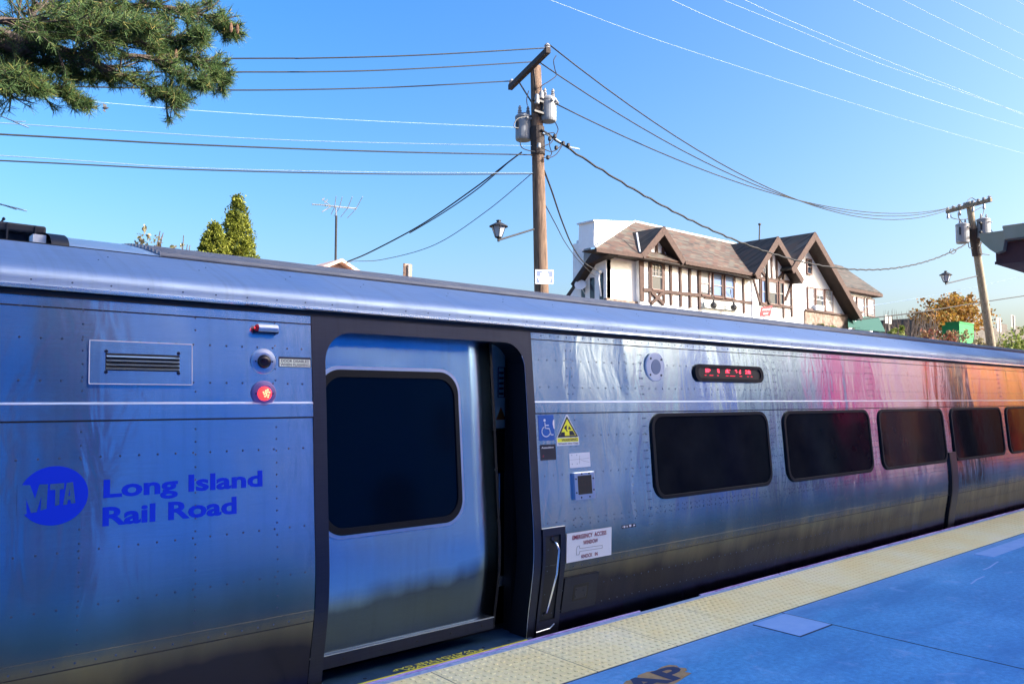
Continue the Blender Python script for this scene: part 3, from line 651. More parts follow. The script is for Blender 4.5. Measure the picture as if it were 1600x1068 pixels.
poly_on_side([[(4.117, .905), (4.119, .905), (4.119, 1.035), (4.117, 1.035)], [(4.048, .969), (4.188, .969), (4.188, .971), (4.048, .971)], [(4.05, 1.005), (4.11, 1.005), (4.11, 1.008), (4.05, 1.008)]], 'dim_red', q, 'faint_red_marks', .0234)
mb = MB()
for x, z in ((4.09, 1.047), (4.165, 1.047), (4.03, 1.015), (4.205, 1.01), (4.03, .92), (4.205, .93), (4.075, .885), (4.16, .885)): mb.lathe((x, prof(z)-.022, z), [(.006, 0), (.005, .005)], 8, (0, -1, 0))
mb.build('intercom_screws', 'black', q)
q = plate('sticker', 3.926, 4.383, .450, .650, 'sticker_white', 'large white emergency access window sticker with maroon words', off=.0055)
text_on_side('EMERGENCY  ACCESS', 3.978, 4.325, .602, .632, 'maroon_ink', q, .0082, .02); text_on_side('WINDOW', 4.085, 4.235, .557, .586, 'maroon_ink', q, .0082, .02); text_on_side('KNOCK   IN', 4.07, 4.235, .464, .491, 'maroon_ink', q, .0082, .02)
hm = MB()
for a_, b_ in (((4.055, .535), (4.285, .530)), ((4.055, .515), (4.285, .510)), ((4.285, .530), (4.285, .510)), ((4.03, .552), (4.05, .555)), ((4.03, .552), (4.02, .53)), ((4.02, .53), (4.022, .495)), ((4.022, .495), (4.048, .493)), ((4.048, .493), (4.055, .515)), ((4.055, .535), (4.05, .555))):
    hm.tube([(a_[0], prof(.52)-.0045, a_[1]), (b_[0], prof(.52)-.0045, b_[1])], .0011, 4)
hm.build('hammer_outline', 'steel_frame', q)
q = plate('sticker', 4.50, 4.655, .622, .646, 'ink', 'tiny torn black sticker with white letter scraps'); mb = MB()
poly_on_side([[(4.503, .632), (4.508, .632), (4.508, .640), (4.503, .640)], [(4.520, .627), (4.534, .627), (4.540, .642), (4.516, .642)], [(4.552, .628), (4.566, .630), (4.558, .642), (4.552, .642)], [(4.584, .628), (4.604, .630), (4.606, .644), (4.578, .644)], [(4.624, .630), (4.632, .642), (4.648, .640), (4.645, .630)]], 'sticker_white', q, 'letter_scraps', .0024)
# speaker
sy = prof(1.825)
mb = MB(); mb.lathe((5.010, sy, 1.826), [(.118, 0), (.118, .010), (.110, .016), (.062, .016)], 36, (0, -1, 0)); mat('ring_white', (.62, .66, .74), .45, .1); spk = tp(mb.build('speaker', 'ring_white')); P(MATS['steel_plate']).inputs['Roughness'].default_value = .32
mat('mesh_grey', (.20, .25, .36), .7, .1); mat('ring_white', (.62, .66, .74), .45, .1); mb = MB(); mb.lathe((5.012, sy-.0162, 1.828), [(.060, 0), (.058, .003)], 28, (0, -1, 0)); mb.build('speaker_grille', 'mesh_grey', spk)
mb = MB()
for a in (.75, 2.3, 3.9, 5.5): mb.lathe((5.01+.093*math.cos(a), sy-.016, 1.826+.090*math.sin(a)), [(.009, 0), (.008, .004)], 8, (0, -1, 0))
mb.build('speaker_bolts', 'black', spk)
# led display
zr = (1.725, 1.865)
dp = tp(slab(MB(), rrect(5.56, 6.52, 1.745, 1.845, .048, 8), 0, .010, 0, zr).build('destination_display', 'black'))
ring(MB(), rrect(5.52, 6.56, 1.722, 1.868, .072, 10), rrect(5.565, 6.515, 1.750, 1.842, .045, 10), 0, .020, 0, zr).build('display_gasket', 'gasket', dp)
random.seed(3); d1 = MB(); d2 = MB(); fy = plane_of(*zr)
for gx0, gn in ((5.68, 5), (5.85, 2), (5.96, 4), (6.00, 3), (6.12, 2), (6.18, 2), (6.28, 6)):
    for i in range(gn):
        for j in range(4):
            if random.random() < .62: x = gx0+.014*i; z = 1.800+.008*j; d1.box(x, x+.010, fy(z)-.0125, fy(z)-.0105, z, z+.006)
for gx0, gn in ((5.66, 2), (5.73, 4), (5.84, 2), (5.97, 3), (6.03, 6), (6.18, 3), (6.30, 2), (6.36, 2)):
    for i in range(gn):
        x = gx0+.014*i; z = 1.772; d2.box(x, x+.010, fy(z)-.0125, fy(z)-.0105, z, z+.006)
d1.build('lit_diodes', 'led', dp); d2.build('dim_diodes', 'led_dim', dp)

# =================================================================== UTILITY POLES
m = mat('pole_wood', (.3, .2, .14), .9); v = coords(m, (9, 9, .7)); nn_ = noise(m, v, 2.2, 6., .65)
L(m, ramp(m, nn_, [(.30, (.05, .034, .025)), (.48, (.16, .10, .068)), (.7, (.26, .18, .125))]), P(m).inputs['Base Color']); L(m, bump(m, noise(m, coords(m, (26, 26, 1.2)), 1.5, 6., .7), .8, .03), P(m).inputs['Normal'])
m = mat('pole_grey', (.3, .3, .25), .9); v = coords(m, (9, 9, .7)); nn_ = noise(m, v, 2.2, 6., .65)
L(m, ramp(m, nn_, [(.28, (.13, .10, .06)), (.6, (.32, .28, .21)), (.8, (.42, .38, .30))]), P(m).inputs['Base Color'])
noisy('arm_wood', (.03, .022, .02), (.06, .045, .04), 12.); noisy('arm_wood_pale', (.12, .09, .06), (.30, .24, .16), 12.)
noisy('transformer_grey', (.20, .22, .24), (.27, .28, .30), 3., .5); mat('porcelain', (.30, .30, .30), .3); mat('iron', (.02, .02, .024), .55)
def transformer(parent, x, y, z, r, h, side):
    mb = MB(); mb.lathe((x, y, z-h/2), [(r*.90, 0), (r*.97, .03), (r, .06), (r, h-.07), (r*1.06, h-.07), (r*1.06, h-.03), (r*.9, h), (r*.5, h+.05), (.02, h+.06)], 22)
    t = mb.build('transformer', 'transformer_grey', parent, smooth=False)
    for sx, sy_ in ((.45, -.3), (-.45, .2)):
        mb = MB(); bx, by = x+sx*r, y+sy_*r; mb.lathe((bx, by, z+h/2), [(.045, 0), (.045, .05), (.06, .06), (.04, .09), (.055, .11), (.03, .15), (.045, .17), (.02, .24)], 10); mb.build('bushing', 'porcelain', t)
    mb = MB(); mb.box(x-r*1.1, x-r*.98, y-.04, y+.04, z-h*.1, z+h*.3); mb.box(min(x, x+side*.5), max(x, x+side*.5), y-.05, y+.05, z+h*.2, z+h*.28); mb.box(min(x, x+side*.5), max(x, x+side*.5), y-.05, y+.05, z-h*.28, z-h*.2)
    mb.build('mounting_bracket', 'iron', t)
    for k in range(3):
        a = -1.9+k*.55; mb = MB(); mb.lathe((x+r*math.cos(a), y+r*math.sin(a), z+h*.30), [(.035, 0), (.03, .05), (.018, .06)], 8, (math.cos(a), math.sin(a), 0)); mb.build('terminal', 'porcelain', t)
    return t
# --- near pole
A = at(846, 452, 14.); Bp = at(837, 104, 14.); dirp = (Bp-A); base = A-dirp*((A.z-1.6)/dirp.z)
P1 = root('utility_pole', 'tall brown wooden utility pole with two transformers, nearest behind the train', 'utility pole', base, 'utility poles')
mb = MB(); pts = [base+(Bp-base)*t for t in frange(0, 1, .1)]; mb.tube(pts, [.195-.065*t for t in frange(0, 1, .1)], 16); keep(mb.build('shaft', 'pole_wood', smooth=True), P1)
def on1(t): return A+(Bp-A)*t
Y1a, Y1b = at(797, 137, 15.1), at(857, 78, 12.9)
dd = (Y1a-Y1b).normalized(); up = Vector((0, 0, 1)); sdv = dd.cross(up).normalized()
def armbox(a, b, w, h):
    d = (b-a); s_ = d.cross(up).normalized()*w/2; u = up*h/2; mb = MB()
    mb.add([a-s_-u, a+s_-u, a+s_+u, a-s_+u, b-s_-u, b+s_-u, b+s_+u, b-s_+u], [(0, 1, 2, 3), (4, 7, 6, 5), (0, 4, 5, 1), (1, 5, 6, 2), (2, 6, 7, 3), (3, 7, 4, 0)]); return mb
off = Vector((-.13, -.13, -.06))
keep(armbox(Y1a, Y1b, .11, .13).build('crossarm', 'arm_wood'), P1)
mb = MB(); c0 = on1(.80); mid = (Y1a+Y1b)/2
mb.tube([Y1a+(Y1b-Y1a)*.22, c0], .02, 5); mb.tube([Y1a+(Y1b-Y1a)*.62, c0+Vector((0, 0, .25))], .02, 5); keep(mb.build('crossarm_brace', 'iron'), P1)
ins1 = [Y1b+(Y1a-Y1b)*.03+up*.12, Bp+up*.10, Y1a+(Y1b-Y1a)*.04+up*.12]
for p in ins1:
    mb = MB(); mb.lathe(p-up*.07, [(.03, 0), (.07, .02), (.05, .05), (.075, .07), (.055, .10), (.03, .13)], 12); keep(mb.build('insulator', 'porcelain'), P1)
c = at(857, 172, 13.8); transformer(None, c.x, c.y, c.z, .195, .58, -1); tr1 = [o for o in COL.objects if o.name.startswith('transformer') and o.parent is None]
c = at(818, 200, 14.3); transformer(None, c.x, c.y, c.z, .20, .62, 1)
for o in [o for o in COL.objects if o.name.startswith('transformer') and o.parent is None]: keep(o, P1)
mb = MB(); mb.tube([on1(.725), on1(.60)], .175, 14); keep(mb.build('tarred_band', 'arm_wood'), P1)
mb = MB()   # jumper wires around the pole top
def ppt(*l, y=14.): return [at(a, b, y) for a, b in l]
def smoothpts(p, n=6):
    out = []
    for i in range(len(p)-1):
        p0 = p[max(i-1, 0)]; p1 = p[i]; p2 = p[i+1]; p3 = p[min(i+2, len(p)-1)]
        for k in range(n): t = k/n; out.append(.5*((2*p1)+(p2-p0)*t+(2*p0-5*p1+4*p2-p3)*t*t+(3*p1-p0-3*p2+p3)*t**3))
    return out+[p[-1]]
for l in ([(869, 87), (865, 95), (867, 108), (869, 118), (858, 127), (847, 134), (844, 140)], [(867, 190), (872, 202), (868, 212)], [(812, 218), (815, 230), (825, 235), (836, 237)], [(848, 232), (862, 237), (874, 230), (880, 222)], [(848, 246), (860, 246), (870, 240), (878, 228)], [(858, 208), (859, 228), (862, 240), (855, 247)], [(826, 142), (823, 155), (824, 165)], [(850, 180), (858, 170), (856, 160)], [(848, 210), (866, 208), (862, 222), (850, 228)], [(810, 200), (803, 198), (808, 186), (822, 182)]):
    mb.tube(smoothpts(ppt(*l, y=13.75), 5), .012, 5)
for p in ((867, 213), (859, 217), (869, 231), (856, 246), (880, 224), (888, 227)): q_ = at(*p, 13.75); mb.lathe(q_-up*.05, [(.03, 0), (.045, .02), (.045, .08), (.03, .10)], 8)
keep(mb.build('jumper_wires', 'iron'), P1)
mb = MB(); q_ = at(839, 156, 13.75); mb.lathe(q_-up*.1, [(.05, 0), (.06, .02), (.05, .2), (.03, .24)], 10); q_ = at(846, 148, 13.75); mb.lathe(q_-up*.1, [(.05, 0), (.06, .02), (.05, .15), (.03, .2)], 10); q_ = at(842, 225, 13.7); mb.lathe(q_-up*.1, [(.04, 0), (.05, .02), (.04, .12)], 8)
keep(mb.build('fuse_cutout', 'porcelain'), P1)
# --- lantern built once, copied to the second pole
mat('frosted', (.40, .44, .50), .35); 
def lantern(loc, armvec, s, label):
    R_ = root('street_lamp', label, 'street lamp', loc, 'lantern street lamps on the poles')
    R_.scale = (s, s, s)
    mb = MB(); mb.tube([(0, 0, -.05), (0, 0, .04)], .045, 8); mb.tube([(0, 0, 0), Vector(armvec)/s], .035, 8); mb.build('bracket_arm', 'iron', R_)
    mb = MB()
    for k in range(6):
        a = 2*PI*k/6; b_ = 2*PI*(k+1)/6
        mb.quad((.12*math.cos(a), .12*math.sin(a), .10), (.12*math.cos(b_), .12*math.sin(b_), .10), (.25*math.cos(b_), .25*math.sin(b_), .46), (.25*math.cos(a), .25*math.sin(a), .46))
    mb.build('lamp_glass', 'frosted', R_)
    mb = MB()
    for k in range(6):
        a = 2*PI*k/6; mb.tube([(.12*math.cos(a), .12*math.sin(a), .09), (.255*math.cos(a), .255*math.sin(a), .47)], .014, 4)
    mb.lathe((0, 0, .04), [(.04, 0), (.13, .05), (.135, .065)], 6); mb.build('lamp_frame', 'iron', R_)
    mb = MB(); mb.lathe((0, 0, .46), [(.33, 0), (.31, .03), (.12, .13), (.07, .14), (.07, .19), (.09, .20), (.09, .22), (.02, .24)], 12); mb.build('lamp_cap', 'iron', R_)
    return R_
l1 = at(779, 375, 13.2); a1 = at(834, 358, 13.9)
lantern(l1, a1-l1, .64, 'black lantern street lamp on an arm from the near brown pole')
l2 = at(1478, 443, 13.2); a2 = at(1527, 431, 14.); lantern(l2, a2-l2, .78, 'black lantern street lamp on an arm from the far grey pole')
# --- far pole
A2 = at(1546, 522, 14.); B2 = at(1514, 315, 14.); d2_ = B2-A2; base2 = A2-d2_*((A2.z-1.6)/d2_.z)
P2 = root('utility_pole', 'leaning pale grey utility pole with a crowded crossarm, far beyond the timbered house', 'utility pole', base2, 'utility poles')
mb = MB(); mb.tube([base2+(B2-base2)*t for t in frange(0, 1, .1)], [.215-.07*t for t in frange(0, 1, .1)], 14); keep(mb.build('shaft', 'pole_grey', smooth=True), P2)
Z1, Z2 = at(1479, 331, 15.1), at(1549, 312, 12.9)
keep(armbox(Z1, Z2, .13, .16).build('crossarm', 'arm_wood_pale'), P2)
ins2 = []
for i, t in enumerate((.03, .16, .3, .42, .60, .72, .84, .96)):
    p = Z1+(Z2-Z1)*t; ins2.append(p+up*.16); mb = MB(); mb.lathe(p+up*.06, [(.04, 0), (.09, .03), (.06, .07), (.09, .10), (.04, .15)], 10)
    if i % 2 == 0: mb.lathe(p-up*.35, [(.04, 0), (.07, .03), (.05, .2), (.03, .28)], 8)
    keep(mb.build('insulator', 'porcelain'), P2)
for px, py, yy, sd_ in ((1504, 365, 14.3, 1), (1537, 357, 13.6, -1)):
    c = at(px, py, yy); transformer(None, c.x, c.y, c.z, .29, .92, sd_)
for o in [o for o in COL.objects if o.name.startswith('transformer') and o.parent is None]: keep(o, P2)
mb = MB(); on2 = lambda t: A2+(B2-A2)*t; mb.tube([on2(.80), on2(.60)], .22, 12); keep(mb.build('tarred_band', 'arm_wood'), P2)
mb = MB()
for l in ([(1486, 335), (1487, 340), (1500, 343), (1512, 342)], [(1497, 332), (1498, 340), (1504, 348)], [(1521, 330), (1536, 323), (1537, 331), (1534, 340)], [(1512, 313), (1518, 309), (1525, 313)], [(1544, 352), (1549, 360), (1554, 366)], [(1513, 378), (1514, 386), (1519, 388)], [(1529, 385), (1534, 378), (1530, 394), (1546, 398)], [(1486, 389), (1484, 394), (1490, 396), (1494, 391), (1489, 389)]):
    mb.tube(smoothpts(ppt(*l, y=13.7), 5), .02, 5)
keep(mb.build('jumper_wires', 'iron'), P2)
# campaign sign fastened to the near pole
sg = MB(); c0 = [at(837, 421, 13.70), at(865, 422, 13.62), at(864.5, 443.5, 13.62), at(836.5, 443, 13.70)]
sg.prism(c0, (0, .015, 0)); sg = tag(sg.build('pole_sign', 'sticker_white'), 'small blue and white notice board fixed to the near brown pole', 'sign')
mat('sign_blue', (.03, .07, .32), .5)
def onboard(u0, u1, v0, v1, d=-.004):
    f_ = lambda u, v_: (c0[0]*(1-u)+c0[1]*u)*(1-v_)+(c0[3]*(1-u)+c0[2]*u)*v_+Vector((0, d, 0)); return [f_(u0, v0), f_(u1, v0), f_(u1, v1), f_(u0, v1)]
mb = MB(); mb.quad(*onboard(.06, .94, .08, .47)); mb.quad(*onboard(.06, .94, .60, .93)); mb.build('blue_field', 'sign_blue', sg, fix=False)
mb = MB()
for r in ((.35, .65, .12, .19), (.25, .36, .24, .42), (.38, .48, .24, .42), (.50, .60, .24, .42), (.62, .72, .25, .42), (.16, .28, .66, .76), (.30, .5, .66, .76), (.52, .66, .66, .76), (.68, .84, .66, .76), (.2, .8, .82, .87)): mb.quad(*onboard(*r, d=-.008))
mb.build('white_marks', 'sticker_white', sg, fix=False)
# =================================================================== WIRES
mat('wire', (.006, .006, .008), .7); mat('wire_bright', (.30, .40, .52), .6, .0); mat('wire_blue', (.12, .2, .32), .5)
G = 'overhead wires'
def wire3(a, b, sag, r, m, label, twist=0, n=28):
    pts = []
    for i in range(n*(4 if twist else 1)+1):
        t = i/(n*(4 if twist else 1)); p = a.lerp(b, t)-up*(4*sag*t*(1-t))
        if twist: p += Vector((0, math.cos(t*twist)*r*.55, math.sin(t*twist)*r*.55))
        pts.append(p)
    mb = MB(); mb.tube(pts, r, 5); return tag(mb.build('overhead_wire', m, smooth=True), label, 'wire', G)
def wirep(pix, y, r, m, label, extl=0, extr=0, yend=None, n=10):
    k = len(pix); P_ = []
    for i, p in enumerate(pix):
        yy = y if yend is None else y+(yend-y)*i/(k-1); P_.append(at(*p, yy))
    if extl: P_ = [P_[0]+(P_[0]-P_[1]).normalized()*extl]+P_
    if extr: P_ = P_+[P_[-1]+(P_[-1]-P_[-2]).normalized()*extr]
    mb = MB(); mb.tube(smoothpts(P_, n), r, 5); return tag(mb.build('overhead_wire', m, smooth=True), label, 'wire', G)
wire3(ins1[0]+up*.07, ins2[2], 2.05, .016, 'wire', 'dark wire sagging from the top insulator of the near pole to the far pole')
wire3(ins1[1]+up*.07, ins2[1], 1.75, .016, 'wire', 'dark wire sagging from the head of the near pole to the far pole')
wire3(at(868, 162, 13.6), ins2[0], 1.15, .016, 'wire', 'lowest of the three thin dark wires between the two poles')
wire3(at(846, 203, 13.8), at(1508, 382, 14.), 2.15, .028, 'wire', 'thick twisted black cable sagging between the two poles in front of the roofs', twist=260)
wirep([(848, 208), (868, 217), (885, 228), (905, 233)], 13.8, .02, 'wire_bright', 'pale strand on the insulators right of the near pole')
wirep([(290, 92), (480, 91), (660, 86), (853, 75)], 14, .014, 'wire', 'uppermost dark wire running left from the near pole', extl=16, yend=12.95)
wirep([(200, 113), (520, 112), (680, 106), (830, 97)], 14, .014, 'wire', 'second dark wire from the top left of the near pole', extl=14)
wirep([(100, 135), (365, 141), (600, 137), (795, 127)], 14.6, .014, 'wire', 'third dark wire leaving the left end of the crossarm', extl=14)
wirep([(120, 157), (310, 173), (560, 188), (806, 199)], 14.2, .0045, 'wire_bright', 'thin bright wire running left from the left transformer', extl=10)
wirep([(0, 192), (200, 205), (480, 220), (830, 228)], 14, .008, 'wire_blue', 'thin wire just below the bright one left of the pole', extl=12)
wirep([(0, 210), (300, 226), (600, 237), (832, 242)], 14, .015, 'wire', 'dark wire crossing the left sky at mid height', extl=12)
wirep([(0, 243), (300, 262), (600, 269), (832, 270)], 14, .009, 'wire_blue', 'upper of the two lowest wires left of the pole', extl=12)
wirep([(0, 251), (300, 265), (600, 272), (832, 272)], 14, .012, 'wire', 'lowest wire left of the near pole', extl=12)
wirep([(0, 181), (20, 189), (40, 190)], 12, .008, 'wire_blue', 'short loose wire end at the left edge of the sky', extl=4)
wirep([(0, 319), (8, 321), (26, 327)], 12, .010, 'wire_blue', 'short wire end low at the left edge of the sky', extl=4)
wirep([(540, 410), (580, 393), (660, 350), (740, 295), (795, 253), (815, 238)], 22, .020, 'wire', 'twisted service cable running down left to the brick gable', extl=1, yend=14)
wirep([(640, 364), (690, 334), (745, 296), (795, 253)], 19, .015, 'wire', 'second strand beside the service cable left of the pole', yend=14.6)
wirep([(555, 408), (600, 405), (680, 382), (760, 330), (832, 270)], 22, .011, 'wire_blue', 'thin service wire curving down left below the cable', extl=1, yend=14)
wirep([(850, 266), (862, 298), (878, 345), (895, 385), (914, 411), (938, 425)], 14, .026, 'wire', 'heavy twisted cable dropping right from the pole to the timbered house', yend=26)
wirep([(852, 320), (868, 350), (884, 380), (905, 408), (930, 432)], 14, .014, 'wire', 'thin cable dropping right from the pole beside the heavy one', yend=26)
W9 = 9.0
wirep([(859, 0), (1011, 57), (1144, 101), (1296, 150), (1448, 197), (1600, 240)], W9, .0042, 'wire_bright', 'lowest bright wire crossing the upper right sky', extl=3, extr=10)
wirep([(1049, 0), (1120, 32), (1238, 80), (1368, 127), (1484, 166), (1600, 201)], W9, .0055, 'wire_bright', 'bold bright wire crossing the upper right sky', extl=3, extr=10)
wirep([(1129, 0), (1238, 44), (1368, 97), (1543, 158), (1600, 178)], W9, .0045, 'wire_bright', 'left of the two bright wires that meet at the right edge', extl=3, extr=10)
wirep([(1163, 0), (1238, 34), (1368, 88), (1543, 157), (1600, 180)], 9.3, .0055, 'wire_bright', 'right of the two bright wires that meet at the right edge', extl=3, extr=10)
wirep([(1333, 0), (1440, 51), (1530, 92), (1600, 124)], W9, .005, 'wire_bright', 'bright wire above the far pole, third from the right corner', extl=3, extr=8)
wirep([(1410, 0), (1500, 45), (1600, 95)], W9, .005, 'wire_bright', 'bright wire second from the upper right corner', extl=3, extr=8)
wirep([(1486, 0), (1540, 26), (1600, 55)], W9, .005, 'wire_bright', 'bright wire nearest but one to the upper right corner', extl=3, extr=6)
wirep([(1587, 0), (1600, 8)], W9, .005, 'wire_bright', 'bright wire cutting the very upper right corner', extl=3, extr=3)
wirep([(1366, 496), (1440, 487), (1520, 474), (1600, 462)], 20, .035, 'wire', 'thick black cable low on the right passing behind the far pole', extl=2, extr=8)
wirep([(1370, 476), (1450, 463), (1530, 447), (1600, 431)], 20, .016, 'wire_blue', 'thin wire above the thick cable low on the right', extl=2, extr=8)
b_ = at(164, 170, 20); mb = MB(); mb.lathe(b_-Vector((.06, 0, 0)), [(.005, 0), (.03, .04), (.035, .08), (.015, .13), (.004, .15)], 8, (1, 0, .3)); mb.prism([b_, b_+Vector((.04, -.0, .10)), b_+Vector((-.05, 0, .12)), b_+Vector((-.03, 0, .02))], (0, .012, 0)); mb.prism([b_, b_+Vector((.02, 0, -.08)), b_+Vector((-.05, 0, -.05))], (0, .012, 0))
tag(mb.build('bird', 'iron'), 'small dark bird flying in the sky below the pine branch', 'bird')
# =================================================================== TIMBERED HOUSE
def c3(x, y): return (870+x*.16851, 330+y*.16851)
def c4(x, y): return (1100+x*.1875, 330+y*.1875)
noisy('stucco', (.80, .81, .83), (.88, .89, .90), 3., .9, .4, .01)
noisy('timber', (.045, .026, .022), (.08, .046, .038), 6., .8, .3, .005)
noisy('timber_dark', (.022, .015, .013), (.04, .027, .023), 6., .8, .3, .005)
noisy('rough_stone', (.14, .095, .07), (.32, .26, .22), 5., .95, .8, .05)
def slate(name, cols):
    m = mat(name, (.3, .2, .15), .85); v = coords(m)
    sx = N(m, 'ShaderNodeSeparateXYZ'); L(m, v, sx.inputs[0])
    a = N(m, 'ShaderNodeMath', operation='ADD'); L(m, sx.outputs[1], a.inputs[0]); L(m, sx.outputs[2], a.inputs[1])
    cb = N(m, 'ShaderNodeCombineXYZ'); ax = N(m, 'ShaderNodeMath', operation='MULTIPLY_ADD'); L(m, sx.outputs[1], ax.inputs[0]); ax.inputs[1].default_value = .35; L(m, sx.outputs[0], ax.inputs[2])
    L(m, ax.outputs[0], cb.inputs[0]); L(m, a.outputs[0], cb.inputs[1])
    bt = N(m, 'ShaderNodeTexBrick'); bt.offset = .5; L(m, cb.outputs[0], bt.inputs['Vector'])
    bt.inputs['Scale'].default_value = 1.; bt.inputs['Brick Width'].default_value = .52; bt.inputs['Row Height'].default_value = .24; bt.inputs['Mortar Size'].default_value = .018
    bt.inputs['Color1'].default_value = (0, 0, 0, 1); bt.inputs['Color2'].default_value = (1, 1, 1, 1); bt.inputs['Mortar'].default_value = (.5, .5, .5, 1)
    nz_ = noise(m, cb.outputs[0], .9, 3., .6); mx = mixc(m, .45, bt.outputs['Color'], nz_)
    c_ = ramp(m, mx, cols, 'LINEAR')
    c_ = mixc(m, maprange(m, bt.outputs['Fac'], 0, 1, 0, .75), c_, (.06, .05, .045))
    L(m, c_, P(m).inputs['Base Color']); L(m, bump(m, bt.outputs['Fac'], -.6, .03), P(m).inputs['Normal'])
slate('slate', [(.2, (.025, .021, .02)), (.34, (.085, .04, .028)), (.45, (.05, .05, .042)), (.56, (.11, .055, .038)), (.68, (.08, .078, .066)), (.82, (.13, .095, .07))])
slate('slate_grey', [(.2, (.02, .019, .018)), (.38, (.045, .042, .036)), (.55, (.07, .064, .054)), (.7, (.075, .048, .036)), (.85, (.10, .094, .082))])
m = mat('window_glass', (.02, .03, .05), .08, 0., .5); mat('sash', (.28, .25, .24), .6); mat('sash_brown', (.11, .055, .045), .7); mat('blind', (.28, .29, .31), .8); mat('curtain_blue', (.08, .15, .34), .6)
H = root('timbered_house', 'white half-timbered house with slate roofs and three steep gables beyond the train', 'house', (45, 26, 2.9))
def hp(o): return keep(o, H)
YH = 26.0
def ptrace(pts, y, d, name, m, parent=None, cv=None):
    mb = MB(); mb.prism([at(*(cv(*p) if cv else p), y) for p in pts], (0, d, 0)); o = mb.build(name, m)
    return keep(o, parent or H)
zg = 2.7
# main walls -- outlines measured on the facade plane, closed down to the ground
def down(p, z=zg): return Vector((p.x, p.y, z))
def wall(pts, y, d, name='wall', m='stucco'):
    P_ = [at(*p, y) for p in pts]; P_ = [down(P_[0])]+P_+[down(P_[-1])]
    mb = MB(); mb.prism(P_, (0, d, 0)); return hp(mb.build(name, m))
wall([(948, 393), (1003, 396)], 26.3, .5)
wall([(1000, 398), (1036, 360), (1071, 408)], YH, 2.4)
wall([(1071, 407), (1180, 427)], YH+.01, 3.2)
wall([(1176, 432), (1214, 376), (1254, 437)], YH-.12, 3.4)
wall([(1238, 420), (1266, 378), (1335, 497), (1335, 505)], YH, 6.)
wall([(1318, 452), (1362, 460)], 27.4, 3.)
# gable end to the left, with the long slope to the back
xL = at(948, 393, 26.3).x
mb = MB(); mb.prism([(xL-.02, 26.30, zg), (xL-.02, 26.30, 8.45), (xL-.02, 27.2, 8.3), (xL-.02, 28.7, 6.75), (xL-.02, 32.5, 3.0), (xL-.02, 32.5, zg)], (.3, 0, 0)); hp(mb.build('side_wall', 'stucco'))
mb = MB(); mb.prism([(xL-.5, 25.75, 8.52), (xL-.5, 26.9, 8.50), (xL-.5, 28.3, 7.15), (xL-.5, 28.1, 6.95), (xL-.5, 27.0, 8.05), (xL-.5, 25.75, 8.32)], (.7, 0, 0)); hp(mb.build('side_eave', 'timber_dark'))
mb = MB(); mb.prism([(xL-.03, 27.3, 8.35), (xL-.03, 33.2, 2.9), (xL-.03, 33.1, 2.7), (xL-.03, 27.3, 8.15)], (.8, 0, 0)); hp(mb.build('back_slope', 'slate_grey'))
for y0, y1, z0, z1 in ((26.5, 26.75, 6.2, 7.6), (27.1, 27.4, 5.8, 7.4), (27.75, 28.0, 5.4, 7.0)):
    mb = MB(); mb.box(xL-.04, xL+.05, y0, y1, z0, z1); w_ = hp(mb.build('side_window', 'window_glass'))
mb = MB(); mb.tube([(xL-.15, 26.65, 7.7), (xL-.22, 26.62, 7.2), (xL-.1, 26.6, 6.4)], .05, 6); mb.box(xL-.25, xL, 26.55, 26.8, 7.55, 7.68); hp(mb.build('service_drop', 'white_dirty'))
mb = MB(); dsh = Vector((xL-.35, 27.75, 7.0)); mb.lathe(dsh, [(.02, 0), (.22, .05), (.30, .12), (.28, .13)], 14, (-.6, -.5, .4)); mb.tube([dsh, dsh+Vector((.35, 0, -.4))], .025, 6); hp(mb.build('satellite_dish', 'white_dirty'))
# parapet and chimney
par = MB(); pp = [at(*p, 27.6) for p in ((929, 344), (991, 347), (936, 384), (928, 386))]; par.prism(pp, (0, 1.1, 0)); hp(par.build('parapet', 'stucco'))
par = MB(); pp = [at(*p, 27.57) for p in ((927.5, 343), (991.5, 346), (991.5, 348.5), (927.5, 345.5))]; par.prism(pp, (0, 1.2, 0)); hp(par.build('parapet_cap', 'white_dirty'))
pc = at(917, 385, 29.); mb = MB(); mb.box(pc.x-.24, pc.x+.30, 29, 29.8, 6.5, at(917, 379, 29).z); ch = hp(mb.build('chimney', 'stucco')); mb = MB(); mb.box(pc.x-.17, pc.x+.20, 29.1, 29.6, at(917, 379, 29).z, at(917, 374, 29).z); keep(mb.build('chimney_pot', 'white_dirty'), H).name = 'chimney_pot'
# main roof
YF = 25.45
e0, e1 = at(930, 388, YF), at(1185, 428.5, YF); r0, r1 = at(991, 346.5, 28.6), at(1290, 420, 28.6); r1 = Vector((r0.x+(e1.x-e0.x), 28.6, r0.z)); e1 = Vector((e1.x, YF, e0.z)); e0b = at(1000, 397, YF)
zE = (at(1000, 396.5, YF).z+at(1178, 426.5, YF).z)/2
e0.z = at(930, 387, YF).z; e1.z = zE
mb = MB(); th_ = Vector((0, 0, -.10))
mb.add([e0, Vector((e1.x, YF, zE)), Vector((r1.x, 28.6, r0.z)), r0], [(0, 1, 2, 3)]); mb.add([r0, Vector((r1.x, 28.6, r0.z)), Vector((r1.x, 31.8, 8.)), Vector((r0.x, 31.8, 8.))], [(0, 1, 2, 3)])
o = hp(mb.build('main_roof', 'slate')); sm = o.modifiers.new('s', 'SOLIDIFY'); sm.thickness = .09; sm.offset = -1
rfm = o
mb = MB(); mb.tube([r0+up*.03, Vector((r1.x, 28.6, r0.z+.03))], .06, 6); mb.tube([e0+up*.03, r0+up*.03], .045, 6); hp(mb.build('ridge_flashing', 'white_dirty'))
mb = MB()
